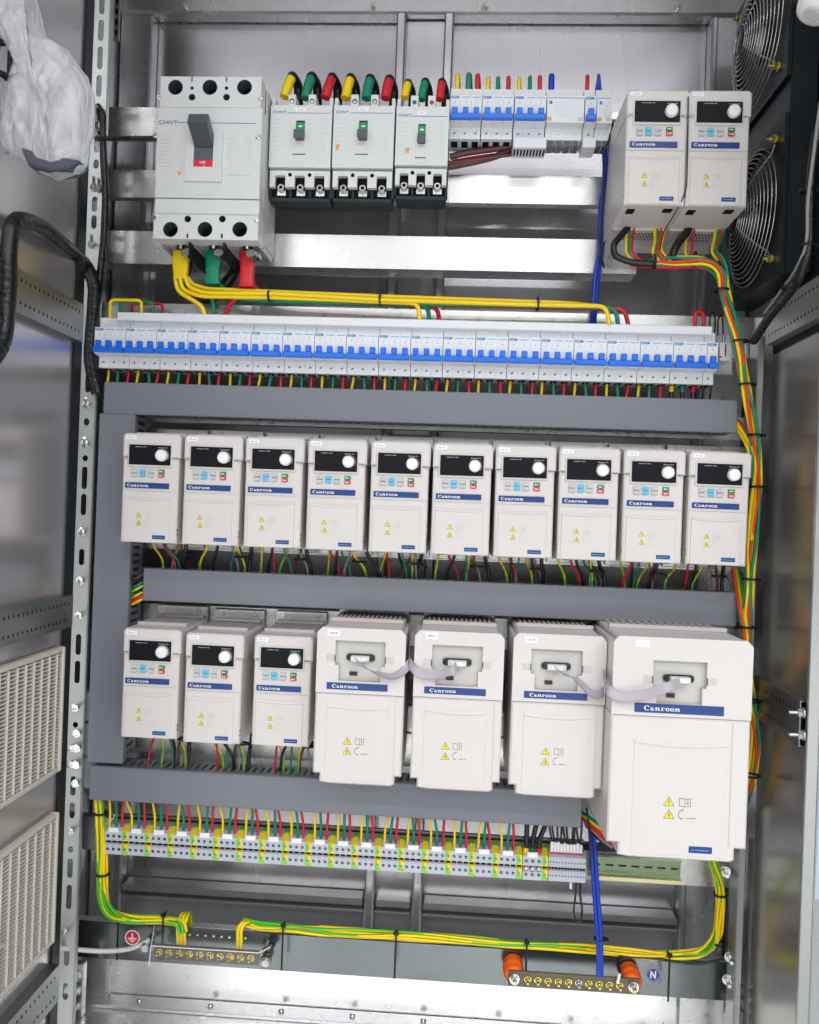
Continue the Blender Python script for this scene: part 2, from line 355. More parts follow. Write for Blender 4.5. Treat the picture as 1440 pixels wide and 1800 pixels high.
# ================================================================ SETTING
fl = MB(); fl.box(-6, 6, -8, 3, -.05, 0, m_floor); o = fl.build('floor'); o['kind'] = 'structure'
wl = MB(); wl.box(-4, 5, 2.6, 2.7, 0, 3.4, m_wall, 0); o = wl.build('room_wall'); o['kind'] = 'structure'
# cabinet
CAB = empty('control_cabinet', (0, 1.5, .1), 'open galvanised steel control cabinet holding all breakers drives and wiring', 'cabinet')
CL = Vector(CAB.location)
def cpart(name, mb, parent=CAB, label=None):
    mb.v = [tuple(Vector(v)-CL) for v in mb.v]; o = mb.build(name, parent)
    if label: o['label'] = label
    return o
ZT = 1.15+1.06; ZB = W(400, 1765, 1.50).z
XL, XR = -.700, .545
mb = MB(); mb.box(XL, XR, 1.620, 1.625, ZB, ZT, m_back); cpart('back_panel', mb)
mb = MB(); mb.box(XL, XR, 1.36, 1.62, ZT-.002, ZT+.004, m_frame); cpart('roof_plate', mb)
mb = MB(); mb.box(XL-.004, XL, 1.36, 1.62, ZB, ZT, m_frame); cpart('side_wall', mb)
mb = MB(); mb.box(XR, XR+.004, 1.36, 1.62, ZB, ZT, m_frame); cpart('side_wall', mb)
# inner frame columns and header
xl = W(247, 600, 1.585).x; xr = W(1232, 600, 1.585).x; zt = W(700, 24, 1.585).z
mb = MB(); mb.box(XL+.002, xl-.004, 1.592, 1.6195, ZB, ZT-.003, m_frame, .004); mb.box(xl-.012, xl, 1.586, 1.6192, ZB, zt-.001, m_frame, .003); cpart('frame_column', mb)
mb = MB(); mb.box(xr+.004, XR-.002, 1.592, 1.6195, ZB, ZT-.003, m_frame, .004); mb.box(xr, xr+.012, 1.586, 1.6192, ZB, zt-.001, m_frame, .003); cpart('frame_column', mb)
mb = MB(); mb.box(XL+.003, XR-.003, 1.584, 1.6190, zt, ZT-.004, m_frame, .004); hd = cpart('frame_header', mb)
for u in (325, 655, 852, 1192):
    p = W(u, 12, 1.583); mb = MB(); mb.cyl(p, p+Vector((0, -.005, 0)), .006, m_bolt, 6); mb.cyl(p+Vector((0, -.004, 0)), p+Vector((0, -.012, -.002)), .003, m_bolt, 8); cpart('bolt', mb, hd)
# centre strut: two flanges and a web
xa = W(700, 200, 1.58).x; xb = W(784, 200, 1.58).x
mb = MB(); mb.box(xa+.009, xb-.009, 1.606, 1.6188, ZB, zt-.002, m_frame, .001); cs = cpart('centre_strut', mb)
for x in (xa, xb): mb = MB(); mb.box(x-.009, x+.009, 1.575, 1.6187, ZB, zt-.002, m_frame, .003); cpart('flange', mb, cs)
# mounting rails (each a bent channel)
def rail(v0, v1, D, u=180, x0=None, x1=None, holes=False, m=m_galv, lip=.02):
    z1 = W(u, v0, D).z; z0 = W(u, v1, D).z; x0 = XL+.004 if x0 is None else x0; x1 = XR-.02 if x1 is None else x1
    mb = MB(); outer = [(x0, z0), (x1, z0), (x1, z1), (x0, z1)]; hs = []
    if holes:
        x = x0+.03
        while x < x1-.03: hs.append(slotpts(x, (z0+z1)/2, .006, .012)[::-1]); x += .025
    mb.plate(outer, hs, D, D+.0025, m); mb.box(x0, x1, D+.0026, D+lip, z1-.0025, z1, m); mb.box(x0, x1, D+.0026, D+lip, z0, z0+.0025, m)
    return cpart('mounting_rail', mb)
XRR = W(1085, 300, 1.46).x
rail(188, 240, 1.470, x1=XRR); rail(298, 346, 1.470, x1=XRR); rail(405, 462, 1.455, x1=W(1120, 440, 1.455).x, lip=.05)
rail(531, 600, 1.446, lip=.03); rail(700, 738, 1.455); rail(750, 802, 1.455); rail(905, 960, 1.455); rail(994, 1046, 1.455); rail(1057, 1110, 1.455)
rail(1215, 1258, 1.455); rail(1262, 1318, 1.455); rail(1437, 1494, 1.458)
# duct-coloured ledge pieces left of the wiring duct
mb = MB()
for v0, v1 in ((1216, 1268), (1272, 1328), (1332, 1386)):
    a = W(144, v1, 1.40); b = W(160, v0, 1.40); mb.box(a.x, b.x+.03, 1.40, 1.44, a.z, b.z, m_duct, .002)
cpart('cable_tray', mb)
# low double ledge on the back panel
z = W(250, 1552, 1.60).z
for xs in ((xl+.004, xa-.012), (xa+.012, xb-.012), (xb+.012, xr-.004)):
    mb = MB(); mb.box(xs[0], xs[1], 1.580, 1.6185, z-.010, z+.004, m_slot, .0025); mb.box(xs[0], xs[1], 1.590, 1.6184, z-.0142, z-.0103, m_dark); mb.box(xs[0], xs[1], 1.576, 1.6183, z-.0205, z-.0145, m_slot, .002); cpart('ledge', mb)
# bottom bar carrying the busbars, apron below it and sill
a = W(130, 1682, 1.47); b = W(130, 1618, 1.47)
XBR = W(1283, 1700, 1.47).x; XBL = a.x
zb1 = b.z; zb0 = a.z
mb = MB(); mb.box(XBL, XBR, 1.470, 1.474, zb0, zb1, m_bar, .001); mb.box(XBL, XBR, 1.4745, 1.492, zb1-.003, zb1, m_galv, .001); cpart('busbar_support', mb)
x0 = W(195, 1700, 1.5).x; x1 = W(1190, 1760, 1.5).x
mb = MB(); mb.box(x0, x1, 1.500, 1.504, ZB, zb0+.02, m_galv, .001); mb.box(XBL+.005, x0-.002, 1.492, 1.50, ZB, zb0+.01, m_galv, .001); mb.box(x1+.002, XBR, 1.492, 1.5, ZB, zb0+.01, m_galv, .001); cpart('apron_plate', mb)
mb = MB(); mb.box(XL, XR, 1.05, 1.5, ZB-.005, ZB-.001, m_galv, .001); sl = cpart('cabinet_floor', mb)
mb = MB(); mb.box(XBL, XBR, 1.462, 1.498, ZB-.0008, ZB+.006, m_frame, .001); fl2 = cpart('floor_flange', mb)
for u in (245, 370, 495, 620, 745, 880, 1010, 1140):
    p = W(u, 1775, 1.48); p.z = ZB+.006; mb = MB(); mb.lathe(p, (0, 0, 1), [(0, .005), (.003, .005), (.005, .002)], m_bolt, 10); cpart('rivet', mb, fl2)
# ---- slotted uprights
def bolt_mb(p, d, s=.007, L=.022):
    mb = MB(); p = Vector(p); d = Vector(d)
    mb.cyl(p, p+d*.0015, s*1.35, m_bolt, 14); mb.cyl(p+d*.0016, p+d*.008, s, m_bolt, 6, smooth=False); mb.cyl(p+d*.008, p+d*L, s*.5, m_bolt, 8); return mb
def upright(uL, uR, D, slots, bolts, name='slotted_upright'):
    a = W(uL, 900, D).x; b = W(uR, 900, D).x; cx = (a+b)/2; outer = [(a, ZB), (b, ZB), (b, ZT), (a, ZT)]; hs = []
    for v0, v1 in slots:
        z1 = W(150, v0, D).z; z0 = W(150, v1, D).z; hs.append(slotpts(cx, (z0+z1)/2, .0095, max(.0105, z1-z0))[::-1])
    mb = MB(); hs.sort(key=lambda h: min(p[1] for p in h)); zz = ZB
    for i, h in enumerate(hs):
        h0, h1 = min(p[1] for p in h), max(p[1] for p in h)
        if h0 < zz+.001: continue
        nx_ = min([min(p[1] for p in g) for g in hs[i+1:]]+[h1+.02]); ze = (h1+nx_)/2 if nx_ > h1 else h1+.001
        mb.plate([(a, zz), (b, zz), (b, ze), (a, ze)], [h], D, D+.0022, m_slot, m_handle); zz = ze
    mb.plate([(a, zz), (b, zz), (b, ZT), (a, ZT)], [], D, D+.0022, m_slot)
    mb.box(b-.001, b+.0012, D+.0024, D+.010, ZB, ZT, m_slot); mb.box(a-.0012, a+.001, D+.0024, D+.02, ZB, ZT, m_slot); o = cpart(name, mb)
    for v, du in bolts:
        p = W(150, v, D); p.x = cx+du-.002; cpart('bolt', bolt_mb(p, Vector((.42, -1, .30)).normalized(), .0052, .030), o)
upright(133, 160, 1.392, [(-60, -25), (-12, 25), (35, 72), (82, 122), (132, 170), (188, 214), (243, 268), (280, 296), (345, 372), (378, 402), (500, 530), (545, 580), (600, 640), (650, 690),
    (735, 748), (800, 811), (820, 860), (868, 906), (965, 994), (1115, 1152), (1162, 1202), (1270, 1280), (1365, 1400), (1412, 1440), (1490, 1500), (1510, 1545), (1557, 1600), (1670, 1700), (1730, 1760)],
    [(208, 0), (232, .001), (330, 0), (332, .009), (430, 0), (711, 0), (780, 0), (936, 0), (1022, 0), (1083, 0), (1245, 0), (1290, .005), (1316, -.004), (1316, .006), (1345, -.004), (1345, .006), (1378, .006), (1462, 0), (1640, -.003)])
a = W(1322, 900, 1.40).x; mb = MB(); mb.box(a, a+.012, 1.40, 1.44, ZB, W(1330, 590, 1.4).z, m_slot, .002); cpart('frame_post', mb)
a = W(1312, 900, 1.49).x; mb = MB(); mb.box(a, a+.02, 1.49, 1.505, ZB, W(1290, 1500, 1.43).z, m_frame, .002); cpart('frame_post', mb)
# brackets and bolts at both bottom corners
for (u0, u1, va, vb) in ((128, 152, 1690, 1790), (1283, 1300, 1700, 1780)):
    a = W(u0, vb, 1.44); b = W(u1, va, 1.44); mb = MB(); mb.box(a.x, b.x, 1.43, 1.445, max(ZB, a.z), b.z, m_galv, .002); br = cpart('corner_bracket', mb)
    for k in range(3):
        p = Vector(((a.x+b.x)/2, 1.43, a.z+(b.z-a.z)*(.25+.27*k))); cpart('bolt', bolt_mb(p, Vector((.2, -1, .1)).normalized(), .006), br)
for (u, v, D) in ((1275, 1532, 1.44), (1283, 1682, 1.43), (1279, 1722, 1.42), (1052, 1652, 1.6)):
    if D < 1.5: p = W(u, v, D); cpart('bolt', bolt_mb(p, Vector((-.2, -1, .1)).normalized(), .0065, .026), CAB)
# small vertical perforated strip high in the left corner
a = W(199, 72, 1.50); b = W(212, -10, 1.50); mb = MB(); mb.box(a.x, b.x, 1.50, 1.504, a.z, b.z, m_slot, .001)
for k in range(4): mb.box(a.x+.003, b.x-.003, 1.4985, 1.4995, a.z+.01+k*.02, a.z+.02+k*.02, m_dark)
cpart('perforated_strip', mb)
mb = MB(); mb.box(-.70, -.652, 1.398, 1.402, ZB, ZT, m_blackpanel, .001); cpart('gap_shade_strip', mb)  # added black strip standing in for the dark gap between door and upright
# ================================================================ DOORS
def side_M(X, sgn):
    """builder plane x,z -> world y,z on the plane x=X, builder -y pointing to sgn*x"""
    return Matrix(((0, -sgn, 0, X), (1, 0, 0, 0), (0, 0, 1, 0), (0, 0, 0, 1)))
XD = -.622
def dempty(x, label):
    o = bpy.data.objects.new('door', None); COL.objects.link(o); o.parent = CAB; o.location = Vector((x, 1.31, .15))-CL; o['label'] = label; return o
LD = dempty(XD, 'left door of polished stainless steel swung open')
def dpart(root, name, mb, parent=None, label=None):
    o0 = Vector(root.location)+CL if root is not CAB else CL
    mb.v = [tuple(Vector(v)-o0) for v in mb.v]; o = mb.build(name, parent or root)
    if label: o['label'] = label
    return o
mb = MB(); mb.box(XD-.004, XD, .62, 1.31, .12, 2.2, m_mirror, .001); mb.box(XD-.02, XD-.0045, 1.295, 1.3095, .12, 2.2, m_blackpanel, .001); dpart(LD, 'door_panel', mb)
mb = MB(); mb.box(XD+.0004, XD+.004, 1.285, 1.312, .12, 2.2, m_blackpanel, .001); dpart(LD, 'door_seal', mb)
def perf_rail(root, X, sgn, D0, D1, z0, z1, th=.018, m=None):
    m = m or m_doorrail
    mb = MB(); mb.T = side_M(X+sgn*th, sgn); hs = []; x = D0+.008
    while x < D1-.008:
        for zz in (z0+(z1-z0)*.24, z0+(z1-z0)*.76): hs.append([(x-.0016, zz-.0024), (x-.0016, zz+.0024), (x+.0016, zz+.0024), (x+.0016, zz-.0024)])
        x += .0125
    mb.plate([(D0, z0), (D1, z0), (D1, z1), (D0, z1)], hs, 0, .0015, m, m_dark)
    mb.T = None; xa_, xb_ = sorted((X+sgn*.0005, X+sgn*(th-.0017)))
    mb.box(xa_, xb_, D0, D1, z1-.002, z1, m); mb.box(xa_, xb_, D0, D1, z0, z0+.002, m); mb.box(xa_, xa_+.001, D0, D1, z0+.0025, z1-.0025, m_dark)
    return dpart(root, 'perforated_rail', mb)
def zat(u, v, X): return WX(u, v, X).z
perf_rail(LD, XD, 1, .66, 1.283, zat(120, 590, XD+.018), zat(120, 520, XD+.018))
perf_rail(LD, XD, 1, .66, 1.283, zat(120, 1103, XD+.018), zat(120, 1048, XD+.018))
perf_rail(LD, XD, 1, .66, 1.283, zat(90, 1775, XD+.018), zat(90, 1712, XD+.018))
def grille(root, z0, z1, D0, D1):
    X = XD+.0005; mb = MB(); mb.box(X, X+.003, D0, D1, z0, z1, m_grilleb)
    mb.box(X+.0035, X+.016, D0, D0+.008, z0, z1, m_grille, .002); mb.box(X+.0035, X+.016, D1-.008, D1, z0, z1, m_grille, .002)
    mb.box(X+.0036, X+.0155, D0+.0085, D1-.0085, z0, z0+.008, m_grille, .002); mb.box(X+.0036, X+.0155, D0+.0085, D1-.0085, z1-.008, z1, m_grille, .002)
    g = dpart(root, 'filter_grille', mb, None)
    n = int((D1-D0)/.022)
    for i in range(1, n): y = D0+(D1-D0)*i/n; mb = MB(); mb.box(X+.005, X+.015, y-.0016, y+.0016, z0+.0085, z1-.0085, m_grille, .0008); dpart(root, 'rib', mb, g)
    k = int((z1-z0)/.0058)
    for i in range(1, k): z = z0+(z1-z0)*i/k; mb = MB(); mb.box(X+.004, X+.013, D0+.0087, D1-.0087, z-.0011, z+.0011, m_grille); dpart(root, 'slat', mb, g)
    return g
XG = XD+.016
grille(CAB, zat(112, 1352, XG), zat(112, 1137, XG), .99, 1.268)
grille(CAB, zat(98, 1655, XG), zat(98, 1432, XG), .99, 1.268)
# black door handle hook at the left edge
mb = MB(); p = WX(3, 128, XD+.03)
mb.tube(fillet([p+Vector((-.03, 0, 0)), p, p+Vector((0, .02, .0)), p+Vector((0, .02, .05)), p+Vector((-.03, .02, .05))], .008), .0045, m_blk); dpart(LD, 'door_handle', mb)
XRD = .522
RD = dempty(XRD, 'right door of dark polished stainless steel swung open')
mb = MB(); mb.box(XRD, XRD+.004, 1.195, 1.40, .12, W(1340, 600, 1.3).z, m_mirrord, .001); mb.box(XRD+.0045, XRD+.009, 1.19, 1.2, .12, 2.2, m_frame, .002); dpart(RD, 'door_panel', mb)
mb = MB(); mb.box(XRD, XRD+.0042, .9, 1.40, W(1340, 600, 1.3).z+.001, 2.2, m_blackpanel, .001); dpart(RD, 'dark_reflection_panel', mb)  # black colour stands in for dark reflections in the polished door top
mb = MB(); mb.box(XRD-.012, XRD+.0044, 1.187, 1.1945, .12, W(1340, 600, 1.3).z, m_slot, .001); dpart(RD, 'door_edge', mb)
perf_rail(RD, XRD, -1, .95, 1.385, zat(1400, 578, XRD-.018), zat(1400, 510, XRD-.018), m=m_slot)
perf_rail(RD, XRD, -1, 1.20, 1.385, zat(1400, 1310, XRD-.018), zat(1400, 1228, XRD-.018))
for v in (1253, 1292):
    p = WX(1412, v, XRD-.018); dpart(RD, 'bolt', bolt_mb(p, (-1, 0, 0), .006, .02), None)
# ================================================================ WIRING DUCTS
def duct(D, p00, p11, label, vertical=False, walls=True, depth=.062):
    """p00 lower left, p11 upper right in photo positions on the cover plane"""
    a = W(p00[0], p00[1], D); b = W(p11[0], p11[1], D); x0, x1, z0, z1 = a.x, b.x, a.z, b.z
    root = empty('wiring_duct', ((x0+x1)/2, D+depth, z0), label, 'wiring duct', 'grey wiring ducts round the drives'); o0 = Vector(root.location)
    def bp(name, mb): mb.v = [tuple(Vector(v)-o0) for v in mb.v]; return mb.build(name, root)
    mb = MB(); mb.box(x0, x1, D, D+.010, z0, z1, m_duct, .0016); bp('cover', mb)
    mb = MB(); mb.box(x0+.002, x1-.002, D+depth-.002, D+depth, z0+.002, z1-.002, m_ductdark); bp('back', mb)
    if not vertical:
        n = int((x1-x0)/.0125)
        for zz, nm in ((z1-.0035, 1), (z0+.0015, 0)):
            mb = MB(); mb.box(x0+.001, x1-.001, D+.0105, D+.018, zz, zz+.002, m_duct); mb.box(x0+.001, x1-.001, D+depth-.012, D+depth-.0025, zz, zz+.002, m_duct)
            for i in range(n): x = x0+(x1-x0)*(i+.5)/n; mb.box(x-.0036, x+.0036, D+.0182, D+depth-.0122, zz+.0001, zz+.0019, m_duct)
            bp('slotted_wall', mb)
    else:
        n = int((z1-z0)/.0125)
        for xx in (x1-.0035, x0+.0015):
            mb = MB(); mb.box(xx, xx+.002, D+.0105, D+.018, z0+.001, z1-.001, m_duct); mb.box(xx, xx+.002, D+depth-.012, D+depth-.0025, z0+.001, z1-.001, m_duct)
            for i in range(n): z = z0+(z1-z0)*(i+.5)/n; mb.box(xx+.0001, xx+.0019, D+.0182, D+depth-.0122, z-.0036, z+.0036, m_duct)
            bp('slotted_wall', mb)
    return x0, x1, z0, z1
DD = 1.372
d1 = duct(DD, (181, 727), (1298, 703), 'long grey wiring duct directly under the long breaker row')
d2 = duct(DD, (250, 1056), (1298, 1042), 'long grey wiring duct between the upper and lower rows of drives')
d3 = duct(DD, (156, 1406), (1024, 1394), 'long grey wiring duct above the terminal row, partly behind the large drives')
duct(DD, (152, 1340), (238, 728), 'upright grey wiring duct running down the left side of the drives', True)
# ================================================================ SMALL DRIVES
def small_drive(loc, label, group, depth=.145):
    root = empty('frequency_inverter', loc, label, 'frequency inverter', group)
    k = .2195e-3
    def X(x, y=500): return (x-287+.037*(y-522))*k
    def Z(y): return (925-y)*k
    Wd = .0475; y0 = 0
    # origin: centre of the front face's bottom edge, front at y=0, body to y=depth
    mb = MB(); mb.prism([(-Wd+.0008, 0), (Wd-.0022, 0), (Wd-.0022, Z(300)), (-Wd+.0008, Z(300))], .0012, depth, m_beige, .0022)
    mb.box(-Wd+.004, Wd-.004, depth*.55, depth, -.004, -.0002, m_beige2)
    body = mb.build('housing', root)
    mb = MB(); mb.prism([(-Wd, Z(296)), (Wd, Z(296)), (Wd, Z(140)), (Wd-.004, Z(120)), (-Wd+.004, Z(120)), (-Wd, Z(140))], 0, depth*.97, m_beige, .0022); mb.build('top_cover', root)
    mb = MB(); mb.box(-Wd+.002, Wd-.004, .0003, .0011, Z(546), Z(543), m_faint); mb.build('seam', root)
    for q_ in (-Wd+.005, Wd-.006):
        mb = MB(); mb.box(q_-.0018, q_+.0018, .0004, .0011, Z(318), Z(300), m_faint); mb.build('catch', root)
    # keypad
    mb = MB(); mb.box(X(112), X(447), -.0016, .0011, Z(368), Z(192), m_beige, .0014); kp = mb.build('keypad', root)
    mb = MB(); mb.box(X(125), X(437), -.0032, -.0017, Z(352), Z(205), m_disp, .0008); dp = mb.build('display', kp)
    mb = MB(); scribble(mb, X(172), X(262), Z(224), .0016, -.0033, m_faint, 8); scribble(mb, X(345), X(420), Z(226), .0014, -.0033, m_faint, 7); mb.build('display_print', kp)
    mb = MB(); mb.lathe((X(374), -.0033, Z(281)), (0, -1, 0), [(0, .0096), (.0065, .0092), (.0078, .0082), (.0082, .006)], m_white, 24); mb.build('knob', kp)
    mb = MB(); mb.arc(X(374), Z(281), .0112, .0107, -.6, 2.4, -.00335, m_faint); mb.build('knob_scale', kp)
    for xc, cols in ((165, (m_btn, m_btn)), (228, (m_cyan, m_cyan)), (291, (m_btn, m_btn)), (369, (m_gbtn, m_rbtn))):
        for yc, c in zip((397, 429), cols):
            mb = MB(); mb.box(X(xc-23), X(xc+23), -.0024, .0011, Z(yc+13), Z(yc-13), c, .0009)
            if c in (m_gbtn, m_rbtn): scribble(mb, X(xc-15), X(xc+15), Z(yc+5), .002, -.0025, m_white, 3)
            elif c is m_btn: scribble(mb, X(xc-13), X(xc+13), Z(yc+4), .0013, -.0025, m_faint, 3)
            else: scribble(mb, X(xc-12), X(xc+12), Z(yc+3), .0012, -.0025, m_lineblue, 3)
            mb.build('button', kp)
    mb = MB(); mb.box(X(100), X(428), -.0010, .0011, Z(524), Z(484), m_bstrip, .0003); st = mb.build('name_strip', root)
    mb = MB(); canroon(mb, X(116), Z(515), .0047, -.0012, m_white, 1.12); mb.build('lettering', st)
    # lower cover with its arched lip
    mb = MB(); xa, xb = X(92, 700), X(440, 700); n = 10
    arch = [(xb-(xb-xa)*i/n, Z(600)-.0022*math.sin(PI*i/n)+.003) for i in range(n+1)]
    mb.prism([(xa, .0008), (xb, .0008)]+arch, -.0006, .0011, m_beige, .0006); cv = mb.build('lower_cover', root)
    mb = MB()
    for i in range(n):
        a = arch[i]; b = arch[i+1]
        mb.add([(a[0], -.0006, a[1]-.0005), (b[0], -.0006, b[1]-.0005), (b[0], -.0018, b[1]-.0034), (a[0], -.0018, a[1]-.0034), (a[0], -.0006, a[1]-.005), (b[0], -.0006, b[1]-.005)], [(0, 1, 2, 3), (3, 2, 5, 4)], m_beige)
    mb.build('lip', cv)
    mb = MB(); warn(mb, X(200, 722), Z(722), .0085, -.0009); warn(mb, X(200, 780), Z(780), .0085, -.0009, True)
    picto_book(mb, X(272, 722), Z(724), .0095, -.0009, m_faint); picto_wait(mb, X(258, 780), Z(782), .0095, -.0009, m_faint); mb.build('warning_print', cv)
    mb = MB(); mb.box(X(303, 880), X(400, 880), -.0014, -.0003, Z(896), Z(868), m_bstrip, .0002); scribble(mb, X(312, 880), X(392, 880), Z(886), .0016, -.0016, m_lblue, 9); mb.build('model_badge', cv)
    mb = MB(); mb.box(X(108, 150), X(185, 150), -.0006, -.0001, Z(166), Z(138), m_white); scribble(mb, X(122, 150), X(172, 150), Z(157), .0022, -.0008, m_faint, 4); mb.build('tag_sticker', root)
    for s in (-1, 1):
        for zz in (Z(825), Z(855)):
            mb = MB(); xx = s*(Wd-.0014)-(.0010 if s > 0 else 0); mb.box(xx-.0006, xx+.0006, .003, .006, zz-.002, zz+.002, m_ink); mb.build('side_clip', root)
    # finned top and metal mounting plate behind
    mb = MB(); n = 15
    for i in range(n): x = -Wd+.008+(2*Wd-.016)*i/(n-1); mb.box(x-.0012, x+.0012, depth*.35, depth*.93, Z(120)+.0002, Z(120)+.0035, m_beige2)
    mb.box(-Wd+.006, Wd-.006, depth*.30, depth*.345, Z(120)+.0002, Z(120)+.005, m_beige2); mb.box(-Wd+.006, Wd-.006, depth*.935, depth*.97, Z(120)+.0002, Z(120)+.006, m_beige2); mb.build('top_vents', root)['kind'] = 'stuff'
    mb = MB(); mb.box(-Wd+.001, Wd-.001, depth, depth+.004, -.014, Z(120)+.022, m_galv, .001)
    for s in (-1, 1): mb.cyl((s*.03, depth, Z(120)+.014), (s*.03, depth-.004, Z(120)+.014), .0045, m_bolt, 8)
    mb.build('mounting_plate', root)
    mb = MB()
    for r_ in range(3):
        for i in range(11):
            x = -Wd+.022+i*.0052; yy = depth*.62+r_*.013; mb.add([(x, yy, -.0043), (x+.0022, yy, -.0043), (x+.0052, yy+.009, -.0043), (x+.003, yy+.009, -.0043)], [(0, 1, 2, 3)], m_dark)
    mb.box(-Wd+.01, -Wd+.022, depth*.1, depth*.2, -.0012, -.0002, m_dark); mb.box(Wd-.03, Wd-.016, depth*.08, depth*.16, -.0012, -.0002, m_dark); mb.build('underside_vents', root)['kind'] = 'stuff'
    return root
DV = 1.300
row2 = [207, 315, 424, 534, 645, 755, 866, 978, 1092, 1206]; row2b = [953, 958, 963, 967, 972, 975, 980, 984, 988, 992]
pl = W(207, 954, DV); pr = W(1206+111, 994, DV); z2 = (pl.z+pr.z)/2
tagtxt = ['leftmost', 'second', 'third', 'fourth', 'fifth', 'sixth', 'seventh', 'eighth', 'ninth', 'rightmost']
proto = None; r2c = []
for i in range(10):
    c = W(row2[i]+53.5, row2b[i], DV); loc = Vector((c.x, DV, z2)); r2c.append(loc)
    lab = 'small cream drive with black display, %s in the row of ten' % tagtxt[i] if i in (0, 9) else 'small cream drive with black display, %s from the left in the row of ten' % tagtxt[i]
    if proto is None: proto = small_drive(loc, lab, 'row of ten small drives')
    else:
        c_ = copy_tree(proto, loc, lab); c_.rotation_euler = (random.uniform(-.006, .006), random.uniform(-.005, .005), random.uniform(-.008, .008))
r3c = []
for i, (u, v) in enumerate(((210, 1298), (320, 1307), (441, 1312))):
    c = W(u+51, v, DV); loc = Vector((c.x, DV, c.z)); r3c.append(loc)
    copy_tree(proto, loc, ['small cream drive at the left end of the bottom drive row', 'small cream drive in the middle of the three small ones in the bottom row', 'small cream drive beside the first large drive in the bottom row'][i], 'three small drives in the bottom row')
DT = 1.272
t1 = W(1100+51, 360, DT); tp = small_drive(Vector((t1.x, DT, t1.z)), 'small cream drive at the top right, the left one of the pair', 'pair of small drives at the top right', .185)
t2 = W(1208+52, 361, DT); copy_tree(tp, Vector((t2.x, DT, t1.z)), 'small cream drive at the top right beside the fans, right one of the pair')
m_bay = mat('bay_panel', S(196, 194, 189), .5, 0, .02)
